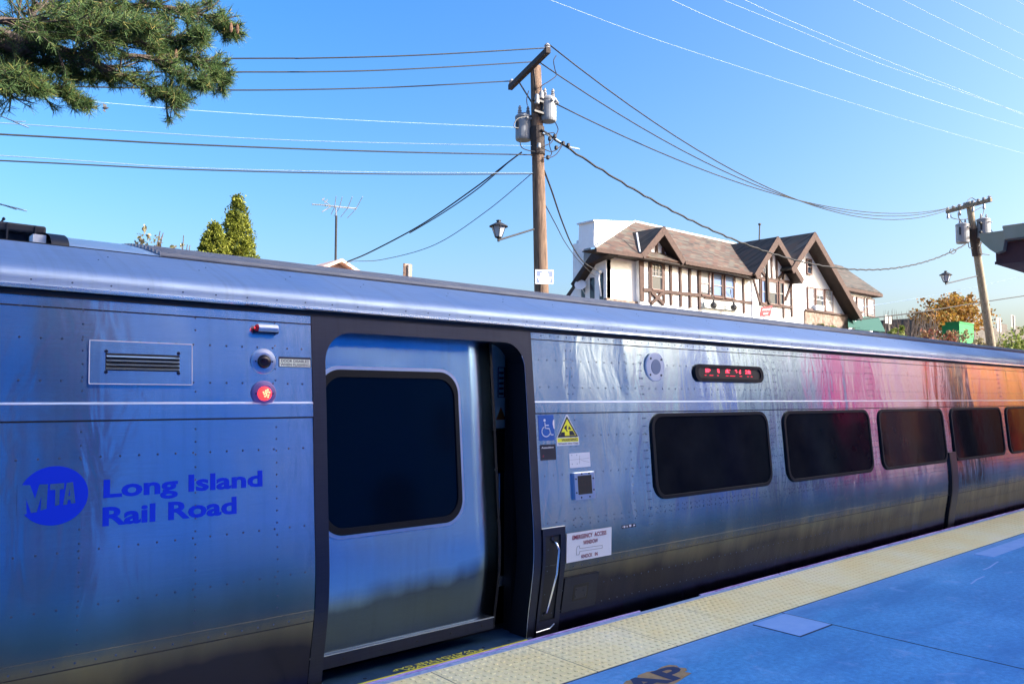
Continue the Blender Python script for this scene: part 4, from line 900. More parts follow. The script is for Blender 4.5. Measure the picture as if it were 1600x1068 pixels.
def bar(mb, a, b, h=.2, w=.10):
    d = b-a; n_ = Vector((0, -w, 0)); u = up*h; mb.add([a, b, b-u, a-u, a+n_, b+n_, b-u+n_, a-u+n_], [(0, 1, 2, 3), (7, 6, 5, 4), (0, 4, 5, 1), (3, 2, 6, 7), (0, 3, 7, 4), (1, 5, 6, 2)])
bar(mb, e0, Vector((at(1002, 397, YF).x, YF, at(1002, 397, YF).z)), .20); hp(mb.build('eave_board', 'timber')); mb = MB(); bar(mb, at(1069, 407, YF), at(1180, 427, YF), .20); 
hp(mb.build('eave_board', 'timber'))
mb = MB(); mb.box(e0.x, e1.x, YF, YH+.3, zE-.24, zE-.19); hp(mb.build('soffit', 'timber_dark'))
def gable(apex, lf, rf, yf, depth, th=.11, board=.26, name='gable_roof', m='slate_grey', yw=None, rl=None):
    a, l_, r_ = at(*apex, yf), at(*lf, yf), at(*rf, yf); d = Vector((0, depth, 0)); mb = MB()
    for q in (l_, r_): mb.add([a, q, q+d, a+d], [(0, 1, 2, 3)])
    o = hp(mb.build(name, m)); s_ = o.modifiers.new('s', 'SOLIDIFY'); s_.thickness = th; s_.offset = 0
    for s_i, q in enumerate((l_, r_)):     # barge board along the rake, soffit under it
        v_ = (q-a); dn = Vector((v_.z, 0, -v_.x)).normalized(); dn = dn if dn.z < 0 else -dn
        mb = MB(); mb.prism([a-dn*.08, q-dn*.08, q+dn*board, a+dn*board*1.1], (0, -.07-.006*s_i, 0)); hp(mb.build('barge_board', 'timber'))
        mb = MB(); yw_ = (yw or YH)-yf; mb.add([a+dn*board*.85, q+dn*board*.85, q+dn*board*.85+Vector((0, yw_, 0)), a+dn*board*.85+Vector((0, yw_, 0))], [(0, 1, 2, 3)]); hp(mb.build('rake_soffit', 'timber_dark'))
    return a, l_, r_
gable((1036.5, 355.5), (1002, 398), (1069, 408.5), 25.42, 3.0)
gable((1214.5, 371), (1179, 429), (1254.5, 438), 25.25, 3.4, board=.30)
gable((1272.5, 364), (1236, 421), (1346.5, 495.5), 25.15, 5.4, board=.32)
mb = MB(); mb.tube([at(995, 364, 26.0), at(1000, 394, 25.55)], .05, 5); mb.tube([at(1156, 384, 27.9), at(1166, 402, 26.9), at(1177, 424, 25.7)], .04, 5); hp(mb.build('valley_flashing', 'white_dirty'))
mb = MB(); q = at(1186, 375, 28.6); mb.tube([q-up*.5, at(1187, 350, 28.6)], .05, 6); mb.lathe(at(1187, 352, 28.6), [(.05, 0), (.10, .03), (.10, .12), (.03, .14)], 8); hp(mb.build('vent_pipe', 'iron'))
# half timbering
def tbars(name, segs, m, w=.17, y=YH, cv=c3, d=.06):
    mb = MB()
    for i_, (x0, y0, x1, y1) in enumerate(segs):
        a, b_ = at(*cv(x0, y0), y), at(*cv(x1, y1), y); dr = (b_-a).normalized(); nr = Vector((-dr.z, 0, dr.x))*w/2
        mb.prism([a-nr, b_-nr, b_+nr, a+nr], (0, -d-.005*i_, 0))
    return hp(mb.build(name, m))
tbars('timber_frame', [(778, 400, 790, 830), (856, 350, 860, 845), (918, 272, 920, 468), (980, 340, 990, 850), (1048, 440, 1056, 870), (1136, 480, 1146, 885), (1226, 495, 1232, 895), (1310, 520, 1318, 905), (792, 450, 1060, 490), (790, 726, 1540, 800), (867, 748, 985, 862), (980, 746, 868, 858)], 'timber')
tbars('timber_frame', [(778, 400, 788, 832)], 'timber', .34, YH-.02)
tbars('timber_frame', [(0, 716, 720, 800), (248, 540, 250, 735), (322, 520, 330, 850), (398, 545, 402, 865)], 'timber', .16, YH, c4)
tbars('timber_frame', [(405, 548, 465, 765), (462, 480, 468, 780), (555, 340, 562, 575), (598, 375, 604, 585), (652, 470, 660, 890), (722, 600, 728, 880), (410, 548, 722, 592), (462, 482, 512, 552), (655, 515, 610, 570), (722, 604, 672, 742), (460, 772, 722, 800)], 'timber', .16, YH-.12, c4)
ds_ = tbars('downspout', [(515, 405, 525, 745), (525, 742, 541, 772)], 'timber_dark', .17, YH-.2, c4, .12)
def win(x0, y0, x1, y1, cv, y=YH, grid=(2, 2), glass='window_glass', lower=None, frame='sash', blind=0.):
    P_ = [at(*cv(*p), y) for p in ((x0, y0), (x1, y0), (x1, y1), (x0, y1))]
    xa, xb = P_[0].x, P_[1].x; zt = (P_[0].z+P_[1].z)/2; zb = (P_[2].z+P_[3].z)/2
    f_ = .075; mb = MB()
    mb.box(xa-f_, xa, y-.10, y-.01, zb-f_, zt+f_); mb.box(xb, xb+f_, y-.10, y-.01, zb-f_, zt+f_); mb.box(xa, xb, y-.10, y-.01, zt, zt+f_); mb.box(xa-.03, xb+.03, y-.14, y-.01, zb-f_, zb)
    w_ = hp(mb.build('window', 'sash_brown'))
    mb = MB(); mb.quad((xa, y-.03, zb), (xb, y-.03, zb), (xb, y-.03, zt), (xa, y-.03, zt)); keep(mb.build('pane', glass), H).parent = w_
    mb = MB(); zm = (zb+zt)/2; s_ = .028
    mb.box(xa, xb, y-.075, y-.035, zm-s_, zm+s_); mb.box(xa, xa+s_, y-.07, y-.035, zb, zt); mb.box(xb-s_, xb, y-.07, y-.035, zb, zt); mb.box(xa+s_, xb-s_, y-.07, y-.035, zb, zb+s_); mb.box(xa+s_, xb-s_, y-.07, y-.035, zt-s_, zt)
    for i in range(1, grid[0]): x = xa+(xb-xa)*i/grid[0]; mb.box(x-.011, x+.011, y-.06, y-.035, zm if grid[1] > 0 else zb, zt)
    for j in range(1, abs(grid[1])): z = zm+(zt-zm)*j/abs(grid[1]); mb.box(xa, xb, y-.06, y-.035, z-.010, z+.010)
    s__ = mb.build('sash', frame, None); keep(s__, H).parent = w_
    if blind:
        mb = MB(); mb.box(xa+.02, xb-.02, y-.034, y-.031, zt-(zt-zb)*blind, zt-.02); b__ = mb.build('blind', 'blind'); keep(b__, H).parent = w_
    for c_ in w_.children: c_.matrix_parent_inverse = w_.matrix_world.inverted() if False else Matrix.Identity(4)
    return w_
win(872, 486, 966, 725, c3, grid=(3, 3))
win(1326, 560, 1400, 775, c3, grid=(1, 1), blind=.9)
win(70, 524, 140, 712, c4, grid=(1, 1), glass='curtain_blue'); win(168, 540, 238, 722, c4, grid=(1, 1), glass='curtain_blue')
win(474, 578, 502, 762, c4, YH-.12, grid=(1, 1), glass='curtain_blue'); win(534, 588, 596, 772, c4, YH-.12, grid=(1, 1), blind=.5); win(620, 598, 652, 776, c4, YH-.12, grid=(1, 1))
win(852, 408, 884, 520, c4, grid=(1, 1))
for a_ in ((858, 642, 908, 812), (926, 655, 984, 822), (1002, 664, 1060, 832)): win(*a_, c4, grid=(2, 2), frame='white', blind=.95 if a_[0] != 926 else .3)
mb = MB(); q = [at(*c4(*p), 25.7) for p in ((935, 782), (1002, 785), (1002, 828), (935, 824))]; mb.prism(q, (0, .3, 0)); ac = hp(mb.build('air_conditioner', 'white'))
mb = MB()
for k in range(5): x = q[0].x+.08+(q[1].x-q[0].x-.16)*k/4; mb.box(x-.01, x+.02, 25.685, 25.70, q[3].z+.08, q[0].z-.06)
keep(mb.build('grille', 'equip_grey'), H).name = 'air_conditioner_grille'
# stone base courses
def base_(x0, x1, zt, y): mb = MB(); mb.box(x0, x1, y, y+.2, zg, zt); return hp(mb.build('stone_base', 'rough_stone'))
base_(at(946, 466, 26.25).x, at(1001, 470, 26.25).x, at(950, 465.5, 26.2).z, 26.16)
base_(at(1258, 490, 25.9).x, at(1325, 492, 25.9).x, at(1290, 490, 25.9).z, 25.88)
bevel(hp(MB().box(at(1257, 490, 25.9).x, at(1325, 490, 25.9).x, 25.78, 25.9, at(1290, 490, 25.9).z, at(1290, 490, 25.9).z+.12).build('stone_sill', 'timber')), .01)
# right wing
wr = [at(1305, 413, 30.5), at(1316, 414, 30.5), at(1378, 457, 27.0), at(1318, 448, 27.0)]
mb = MB(); zr_ = wr[0].z; ze_ = (wr[2].z+wr[3].z)/2
mb.add([(wr[0].x-3, 30.5, zr_), (wr[1].x, 30.5, zr_), (wr[2].x, 27.0, ze_), (wr[3].x-3, 27.0, ze_), (wr[2].x, 34., ze_), (wr[0].x-3, 34., ze_)], [(0, 1, 2, 3), (1, 4, 2), (0, 5, 4, 1)])
o = hp(mb.build('wing_roof', 'slate_grey')); s_ = o.modifiers.new('s', 'SOLIDIFY'); s_.thickness = .1
mb = MB(); mb.box(wr[3].x-3, wr[2].x, 26.93, 27.0, ze_-.28, ze_-.05); mb.box(wr[2].x-.05, wr[2].x+.03, 27.0, 34., ze_-.28, ze_-.05); mb.box(wr[3].x-3, wr[2].x-.05, 27.0, 27.5, ze_-.30, ze_-.26); mb.box(wr[2].x-1.1, wr[2].x-.05, 27.5, 33.5, ze_-.30, ze_-.26); hp(mb.build('wing_eave', 'timber'))
wcv = lambda x, y: (x, y)
for a_ in ((1338, 466, 1348, 486), (1354, 468, 1364, 493)): win(*a_, wcv, 27.38, grid=(1, 1), frame='white', blind=.9)
win(1326, 463, 1331, 485, wcv, 27.38, grid=(1, 1))
tbars('timber_frame', [(1332, 464, 1334, 500), (1351, 464, 1352, 500)], 'sash', .15, 27.37, wcv)
# awnings
mat('awning_green', (.004, .065, .05), .8)
mb = MB(); a_ = at(1339, 494, 26.9); b_ = at(1373, 497, 26.9); c_ = at(1383, 518, 25.6); d_ = at(1335, 515, 25.6)
mb.add([a_, b_, c_, d_], [(0, 1, 2, 3)]); mb.add([b_, c_, Vector((b_.x, b_.y, c_.z))], [(0, 1, 2)]); aw = hp(mb.build('awning', 'awning_green', fix=False))
s_ = aw.modifiers.new('s', 'SOLIDIFY'); s_.thickness = .03
mb = MB(); a_ = at(1324, 495, 26.); b_ = at(1332, 496, 26.); c_ = at(1344, 512, 25.3); d_ = at(1325, 512, 25.3); mb.add([a_, b_, c_, d_], [(0, 1, 2, 3)]); aw = hp(mb.build('awning', 'awning_green', fix=False)); s_ = aw.modifiers.new('s', 'SOLIDIFY'); s_.thickness = .03
# shop board with two black lamps below the triple window
mat('board', (.52, .56, .53), .7); mat('board_mark', (.36, .38, .36), .7)
sb = MB(); cS = [at(*c4(*p), 25.8) for p in ((5, 742), (300, 762), (298, 828), (0, 800))]; sb.prism(cS, (0, .08, 0)); sbo = hp(sb.build('fascia_board', 'board'))
mb = MB()
for k in range(9):
    t = .32+.045*k; p = cS[0].lerp(cS[1], t)+(cS[3]-cS[0])*.45; mb.box(p.x, p.x+.12, 25.785, 25.80, p.z-.12, p.z+.14)
keep(mb.build('board_marks', 'board_mark'), H).name = 'board_marks'
for x_, y_ in ((80, 775), (248, 792)):
    p = at(*c4(x_, y_), 25.4); mb = MB(); mb.lathe(p-up*.22, [(.10, 0), (.19, .10), (.19, .22), (.08, .33), (.05, .46)], 10); mb.tube(smoothpts([p+up*.2, p+Vector((-.15, .1, .75)), p+Vector((.2, .3, 1.0)), p+Vector((.5, .5, .7))], 5), .02, 5); hp(mb.build('board_lamp', 'iron'))
# roof antenna-like stalk of neighbouring fittings omitted from this side

# =================================================================== SIGNS AND SMALL THINGS BEYOND
noisy('post_steel', (.30, .27, .24), (.42, .38, .34), 8., .6)
mat('sign_red', (.22, .008, .02), .6)
c0w = [at(*p, 20) for p in ((1189.5, 479.5), (1207, 477.5), (1204, 494.0), (1186.5, 494.5))]
mb = MB(); mb.prism(c0w, (0, .02, 0)); ww = tag(mb.build('wrong_way_sign', 'sign_red'), 'tilted red sign with white wrong way lettering above the train roof', 'sign')
def wquad(vs_, v0, v1, u0=.08, u1=.92):
    out = []
    for u, v_ in vs_:
        U = u0+(u1-u0)*u; V = 1-(v0+(v1-v0)*(1-v_)); out.append(((c0w[0]*(1-U)+c0w[1]*U)*V+(c0w[3]*(1-U)+c0w[2]*U)*(1-V))+Vector((0, -.006, 0)))
    return out
for word, v0, v1, u0, u1 in (('WRONG', .20, .42, .14, .86), ('WAY', .60, .82, .26, .74)):
    vs_, fs_ = text_verts(word, .0); mb = MB(); mb.add(wquad(vs_, v0, v1, u0, u1), fs_); mb.build('sign_lettering', 'white', ww, fix=False)
pb = (c0w[2]+c0w[3])/2; mb = MB(); mb.tube([pb+Vector((0, .05, .5)), Vector((pb.x, 20.05, 2.4))], .035, 6); mb.build('sign_post', 'post_steel', ww)
def backsign(px, py, w, h, y, label, m='post_steel', zb=2.2):
    c = at(px, py, y); mb = MB(); mb.box(c.x-w/2, c.x+w/2, y, y+.015, c.z-h/2, c.z+h/2); s_ = tag(mb.build('street_sign', m), label, 'sign')
    mb = MB(); mb.tube([(c.x, y-.035, c.z+h/2-.03), (c.x, y-.035, zb)], .03, 6); mb.build('sign_post', 'post_steel', s_); return s_
mat('sign_tan', (.34, .22, .17), .7); mat('sign_pale', (.42, .40, .38), .7); mat('sign_grey', (.17, .18, .185), .6)
backsign(637, 423, .26, .36, 17, 'back of a small tan sign on a post, just left of the near pole', 'sign_tan')
backsign(1388, 499, .95, .55, 24, 'pale sign back on a dark post beside the green awning', 'sign_pale')
backsign(1561, 507, .85, 1.0, 20, 'blank white sign on a thin post right of the far pole', 'sign_pale')
backsign(1583, 503, .95, 1.05, 20, 'grey sign back at the far right below the canopy', 'sign_grey')
mat('green_box', (.008, .22, .06), .7); q = at(1500, 503, 30); r_ = at(1521, 504, 30)
mb = MB(); mb.box(q.x-.2, r_.x, 30, 31.6, 2.8, at(1500, 504, 30).z); gbx = tag(mb.build('green_shed', 'green_box'), 'bright green box-shaped hoarding in front of the orange tree', 'shed')
gy = gbx.data; mb = MB(); mb.box(q.x-.25, r_.x+.05, 29.95, 31.65, at(1500, 504, 30).z, at(1500, 504, 30).z+.12); mb.build('shed_roof', 'green_box', gbx)
# crenellated brick wall / low building at the right
m = mat('brick_far', (.3, .25, .2), .9); v = coords(m, (1, 1, 1), rot=(PI/2, 0, 0)); bt = N(m, 'ShaderNodeTexBrick'); L(m, v, bt.inputs['Vector']); bt.inputs['Scale'].default_value = 1.6
bt.inputs['Color1'].default_value = (.10, .085, .075, 1); bt.inputs['Color2'].default_value = (.06, .05, .045, 1); bt.inputs['Mortar'].default_value = (.16, .15, .135, 1); L(m, bt.outputs['Color'], P(m).inputs['Base Color'])
xa = at(1545, 515, 40).x; mb = MB(); mb.box(xa-20, xa+70, 40, 52, 2, at(1560, 513, 40).z)
zt_ = at(1560, 513, 40).z
for k in range(14): mb.box(xa-20+k*6.2, xa-20+k*6.2+2.6, 40, 40.6, zt_, zt_+.8)
bb = tag(mb.build('brick_building', 'brick_far'), 'low brown brick building with a notched parapet at the far right', 'building')
mb = MB()
for k in range(12): mb.box(xa-18+k*6, xa-18+k*6+2.2, 39.97, 40.05, zt_-4, zt_-2)
mb.build('window_row_pane', 'window_glass', bb)
# brick gable with tv antenna, left
m = mat('brick_pink', (.5, .3, .25), .9); v = coords(m, rot=(PI/2, 0, 0)); bt = N(m, 'ShaderNodeTexBrick'); L(m, v, bt.inputs['Vector']); bt.inputs['Scale'].default_value = 3.
bt.inputs['Color1'].default_value = (.62, .38, .30, 1); bt.inputs['Color2'].default_value = (.50, .30, .24, 1); bt.inputs['Mortar'].default_value = (.7, .6, .52, 1); L(m, bt.outputs['Color'], P(m).inputs['Base Color'])
ap = at(527, 405.5, 22); bh = root('brick_house', 'pink brick house whose gable tip shows above the train roof', 'house', (ap.x, 22, 2.6))
mb = MB(); mb.prism([(ap.x-3.4, 22, 2.3), (ap.x-3.4, 22, ap.z-1.7), (ap.x, 22, ap.z-.12), (ap.x+3.4, 22, ap.z-1.7), (ap.x+3.4, 22, 2.3)], (0, 9, 0)); keep(mb.build('wall', 'brick_pink'), bh)
mb = MB(); mb.add([(ap.x, 21.7, ap.z), (ap.x-3.8, 21.7, ap.z-1.85), (ap.x-3.8, 31, ap.z-1.85), (ap.x, 31, ap.z), (ap.x+3.8, 21.7, ap.z-1.85), (ap.x+3.8, 31, ap.z-1.85)], [(0, 1, 2, 3), (0, 3, 5, 4)]); o = mb.build('roof', 'brick_pink'); o.modifiers.new('s', 'SOLIDIFY').thickness = .1; keep(o, bh)
for xx in (-1.5, 1.0): mb = MB(); mb.box(ap.x+xx, ap.x+xx+.8, 21.97, 22.05, 3.2, 4.3); keep(mb.build('window', 'window_glass'), bh)
mat('alu', (.28, .29, .31), .5, .3)
an = root('tv_antenna', 'rooftop television antenna on a dark mast above the pink gable', 'antenna', (ap.x, 22.1, ap.z))
mb = MB(); mb.tube([(ap.x, 22.1, ap.z-.4), at(525.5, 337, 22.1)], .038, 8); keep(mb.build('mast', 'iron'), an)
mb = MB(); mb.tube([at(525.5, 338, 22.1), at(524.5, 323, 22.1)], .018, 6); J = lambda x, y, yy=22.1: at(x, y, yy)
mb.tube([J(487, 319), J(510, 321)], .016, 5); mb.tube([J(508, 321), J(557, 326)], .022, 5)
for k in range(9): x = 488+2.6*k; mb.tube([J(x, 318.5+.1*k, 21.85), J(x+.3, 320.5+.1*k, 22.35)], .009, 4)
for x, y, l_ in ((530, 325, .55), (543, 325.5, .65), (556, 326.5, .75), (523, 323, .45)):
    mb.tube([J(x, y)+Vector((-.20, -l_, .22)), J(x, y), J(x, y)+Vector((.12, l_, -.15))], .010, 4)
for a_, b_ in (((503, 331), (518, 322)), ((503, 311), (516, 321)), ((507, 309), (503, 313)), ((512, 312), (507, 317))): mb.tube([J(*a_), J(*b_)], .014, 4)
keep(mb.build('antenna_elements', 'alu'), an)
# =================================================================== TREES
def leafmat(name, stops, trans=.35):
    m = mat(name, stops[0][1], .65, 0., .3); g_ = N(m, 'ShaderNodeNewGeometry'); c_ = ramp(m, g_.outputs['Random Per Island'], stops)
    L(m, c_, P(m).inputs['Base Color']); t_ = N(m, 'ShaderNodeBsdfTranslucent'); L(m, c_, t_.inputs['Color']); mx = N(m, 'ShaderNodeMixShader'); mx.inputs[0].default_value = trans
    out_ = [n for n in m.node_tree.nodes if n.type == 'OUTPUT_MATERIAL'][0]; L(m, P(m).outputs[0], mx.inputs[1]); L(m, t_.outputs[0], mx.inputs[2]); L(m, mx.outputs[0], out_.inputs[0]); return m
leafmat('leaf_conifer', [(.0, (.05, .065, .01)), (.4, (.15, .18, .02)), (.75, (.26, .28, .035)), (1., (.34, .35, .06))], .4)
leafmat('leaf_orange', [(0, (.13, .05, .012)), (.4, (.28, .13, .02)), (.8, (.36, .20, .035)), (1, (.22, .20, .05))])
leafmat('leaf_green', [(0, (.09, .14, .02)), (.5, (.20, .26, .05)), (1, (.30, .30, .11))])
leafmat('leaf_dry', [(0, (.15, .11, .07)), (.4, (.27, .23, .13)), (.8, (.28, .27, .10)), (1, (.36, .30, .20))])
leafmat('leaf_red', [(0, (.15, .04, .03)), (.5, (.26, .09, .06)), (.8, (.25, .19, .07)), (1, (.32, .18, .11))])
leafmat('leaf_maple', [(0, (.55, .07, .01)), (.5, (.80, .20, .02)), (1, (.85, .36, .04))], .6)
leafmat('leaf_pine', [(.0, (.025, .055, .022)), (.3, (.06, .115, .04)), (.55, (.11, .20, .065)), (.78, (.18, .26, .08)), (.94, (.24, .26, .08)), (1., (.38, .26, .07))], .3)
noisy('bark', (.07, .05, .04), (.16, .12, .10), 9., .95, .9, .03, scale=(1, 1, .3)); noisy('bark_pale', (.28, .26, .25), (.44, .42, .40), 9., .95, .6, .03)
def leaves(cent, size, aspect=.6, nrm=None):
    """one small folded leaf card per centre"""
    k = len(cent); a = rng.normal(size=(k, 3)); a /= np.linalg.norm(a, axis=1)[:, None]; b = rng.normal(size=(k, 3)); b -= a*(a*b).sum(1)[:, None]; b /= np.linalg.norm(b, axis=1)[:, None]
    s_ = size*(.6+.8*rng.random(k))[:, None]; v_ = np.stack([cent-a*s_, cent+b*s_*aspect, cent+a*s_, cent-b*s_*aspect], 1).reshape(-1, 3)
    me = bpy.data.meshes.new('leaves'); me.from_pydata(v_.tolist(), [], np.arange(4*k).reshape(-1, 4).tolist()); return me
def clumps(n, per, cf, sig):
    out_ = []
    for _ in range(n):
        c = cf(); s_ = sig*(.6+.8*random.random()); q = rng.normal(size=(per, 3)); q /= np.linalg.norm(q, axis=1)[:, None]; out_.append(np.array(c)+q*(s_*rng.random(per)**.45)[:, None])
    return np.concatenate(out_)
def conifer(px, ytop, wpx, y, label):
    top = at(px, ytop, y); zb = 2.6; hh = top.z-zb; t = root('conifer_tree', label, 'tree', (top.x, y, zb), 'evergreens behind the train')
    wb = (at(px+wpx, 395, y)-at(px-wpx, 395, y)).length/2; zk = at(px, 395, y).z; fr_ = (top.z-zk)/hh
    def rad(h): q = (1-h)/fr_; return wb*min(1.05, q)**.80*(1.0 if q < 1 else 1.)
    pts_ = []
    def cf():
        h = 1-random.random()**.75; 
        if h > .985: h = .97
        r = rad(h)*(.55+.42*random.random()**.4); a = random.random()*2*PI; return (top.x+r*math.cos(a), y+r*math.sin(a), zb+h*hh*.985)
    me = leaves(clumps(900, 34, cf, .15*wb/.6), .040, .5); keep(link('crown', me, 'leaf_conifer'), t)
    mb = MB(); mb.tube([(top.x, y, zb-.3), (top.x, y, top.z-.1)], [.12, .02], 8); keep(mb.build('trunk', 'bark'), t)
    mb = MB(); mb.lathe((top.x, y, zb+.1), [(rad(.05)*.7, 0), (rad(.5)*.70, hh*.5), (rad(.9)*.5, hh*.88), (.02, hh*.95)], 12); keep(mb.build('inner_boughs', 'bough_dark'), t)
noisy('bough_dark', (.02, .03, .008), (.06, .09, .02), 12., .95)
conifer(372, 301, 30, 22, 'tall pointed evergreen rising above the train roof, the higher of the pair')
conifer(335, 344, 24, 21.7, 'shorter pointed evergreen touching the taller one on its left side')
def bush(px, py, wpx, y, zb, lm, name, label, n=60, per=30, ls=.05, cat='bush', grp='shrubs on the bank behind the train', vs=1.):
    top = at(px, py, y); w_ = (at(px+wpx, py, y)-at(px-wpx, py, y)).length/2; hh = top.z-zb
    t = root(name, label, cat, (top.x, y, zb), grp)
    def cf():
        a = random.random()*2*PI; u = random.random()**.5; r = w_*u; return (top.x+r*math.cos(a), y+.8*r*math.sin(a)*.5, zb+hh*(.25+.70*random.random()*(1-u*u*.55)))
    keep(link('crown', leaves(clumps(n, per, cf, w_*.17), ls, .6), lm), t)
    mb = MB()
    for k in range(7):
        a = random.random()*2*PI; q = Vector((top.x+w_*.6*math.cos(a), y+w_*.3*math.sin(a), zb+hh*(.6+.35*random.random()))); mb.tube([(top.x, y, zb-.2), Vector((top.x, y, zb+hh*.25))+(q-Vector((top.x, y, zb)))*.2, q], [.06, .04, .012], 5)
    keep(mb.build('trunk', 'bark'), t); return t
for i, (px, py, w_, y, lm, lab) in enumerate([(1287, 495, 22, 17, 'leaf_dry', 'pale dry bush in front of the stone base of the right gable'), (1298, 492, 8, 16.5, 'leaf_green', 'small yellow-green bush rising before the right gable windows'),
    (1345, 512, 26, 17, 'leaf_dry', 'pale dry bush in front of the green awning'), (1402, 500, 12, 16, 'leaf_green', 'bright green bush right of the green awning'), (1425, 508, 20, 16.4, 'leaf_dry', 'dry yellowish bush left of the reddish hedge'),
    (1452, 510, 20, 16, 'leaf_red', 'reddish bush below the left side of the orange tree'), (1482, 515, 17, 15.6, 'leaf_red', 'reddish bush directly below the green box'), (1512, 514, 22, 15.5, 'leaf_dry', 'yellowish bush right of the green box'),
    (1545, 522, 20, 15, 'leaf_dry', 'dry bush at the foot of the leaning far pole'), (1580, 512, 22, 15, 'leaf_green', 'green-topped bush at the right edge of the picture'), (1600, 508, 14, 14.5, 'leaf_green', 'leafy green bush cut off by the right edge')]):
    bush(px, py, w_, y, 2.0, lm, 'bush', lab, 70, 34, .085 if y < 17 else .09)
bush(228, 346, 46, 24, 2.6, 'leaf_dry', 'small_tree', 'thin yellowish treetop barely above the left of the train roof', 120, 12, .06, 'tree', None)
bush(283, 352, 26, 24.5, 2.6, 'leaf_dry', 'small_tree', 'sparse pale treetop between the roof end and the evergreens', 60, 10, .055, 'tree', None)
# orange autumn tree with fanned pale stems
at_ = root('autumn_tree', 'round orange-leaved autumn tree with fanned pale stems left of the far pole', 'tree', at(1480, 545, 34))
c_ = at(1487, 482, 34); w_ = (at(1540, 482, 34)-at(1436, 482, 34)).length/2; ht = at(1487, 458, 34).z-at(1487, 505, 34).z
mb = MB(); ends = []
b0 = at(1478, 540, 34)
for k in range(26):
    t = k/25; px = 1440+98*t; py = 466+ (abs(t-.5)*2)**2*26+random.random()*8; e_ = at(px, py, 34+random.uniform(-2.5, 2.5)); md = b0.lerp(e_, .5)+Vector((0, 0, .2)); mb.tube(smoothpts([b0, md, e_], 3), [.14, .13, .11, .09, .07, .05, .03][:7], 5); ends.append((b0, md, e_))
keep(mb.build('trunk', 'bark_pale'), at_)
def cfo():
    b_, m_, e_ = random.choice(ends); t = .45+.6*random.random(); q = b_.lerp(e_, t); return (q.x+random.gauss(0, .5), q.y+random.gauss(0, .8), q.z+random.gauss(0, .35))
keep(link('crown', leaves(clumps(330, 22, cfo, .55), .16, .7), 'leaf_orange'), at_)
# bare thicket left of it
bt_ = root('bare_shrub', 'leafless grey thicket between the awning and the orange tree', 'bush', at(1410, 530, 30)); mb = MB()
for k in range(150):
    px = 1378+85*random.random(); b_ = at(px, 530, 29+3*random.random()); q = at(px+random.uniform(-9, 9), random.uniform(480, 508), b_.y); mb.tube([b_, b_.lerp(q, .5)+Vector((random.uniform(-.2, .2), 0, .1)), q], [.03, .018, .006], 4)
keep(mb.build('stems', 'bark'), bt_)
# ---- pine bough overhead, upper left
PT = root('pine_tree', 'large pine whose long-needled boughs hang into the upper left sky', 'tree', (-5.5, 11.5, .8))
mb = MB(); trunk = [Vector((-5.5, 11.5, .3)), Vector((-5.4, 11.4, 4)), Vector((-5.2, 11.2, 8)), Vector((-5.1, 11.1, 14))]; mb.tube(trunk, [.42, .36, .30, .12], 14); keep(mb.build('trunk', 'bark', smooth=True), PT)
random.seed(11)
bo = MB(); tips = []
def limb(pix, y0, y1, r0, kids, root_=None):
    P_ = [at(p[0]*(.955 if p[0] > 0 else 1), p[1]-(.14*p[1] if p[1] > 60 else 0), y0+(y1-y0)*i/(len(pix)-1)) for i, p in enumerate(pix)]
    if root_ is not None: P_ = [root_]+P_
    S_ = smoothpts(P_, 7); bo.tube(S_, [r0*(1-.85*i/(len(S_)-1)) for i in range(len(S_))], 7)
    return S_
limbs = []
limbs.append(limb([(-60, 40), (20, 70), (110, 95), (200, 138), (262, 170), (288, 180)], 9.8, 9.2, .085, 0, Vector((-5.2, 11.1, 7.2))))
limbs.append(limb([(-60, 110), (0, 130), (50, 150), (100, 172), (130, 186)], 9.8, 9.5, .05, 0, Vector((-5.25, 11.1, 6.2))))
limbs.append(limb([(-60, 20), (60, 10), (160, 12), (260, 10), (340, 26), (372, 40)], 10., 9.4, .06, 0, Vector((-5.2, 11., 8.5))))
limbs.append(limb([(20, 70), (120, 66), (200, 72), (280, 100), (340, 118), (356, 138)], 10., 9.3, .045, 0))
limbs.append(limb([(150, 85), (240, 60), (300, 60), (322, 62)], 9.6, 9.2, .035, 0))
limbs.append(limb([(-50, 60), (-10, 90), (60, 110), (120, 128), (180, 138)], 9.9, 9.7, .045, 0))
limbs.append(limb([(40, -60), (120, -30), (220, -40), (320, -30)], 9.9, 9.5, .05, 0, Vector((-5.2, 11., 9.5))))
limbs.append(limb([(200, 100), (260, 108), (300, 140), (330, 150)], 9.4, 9.1, .028, 0))
limbs.append(limb([(-40, 30), (60, 35), (150, 45), (230, 40)], 9.3, 9.0, .04, 0))
limbs.append(limb([(-40, 150), (-10, 158), (20, 150), (60, 160)], 9.6, 9.3, .03, 0))
density = {0: (75, .58), 1: (62, .46), 2: (130, .60), 3: (105, .56), 4: (64, .42), 5: (75, .44), 6: (90, .62), 7: (40, .36), 8: (110, .58), 9: (50, .4)}
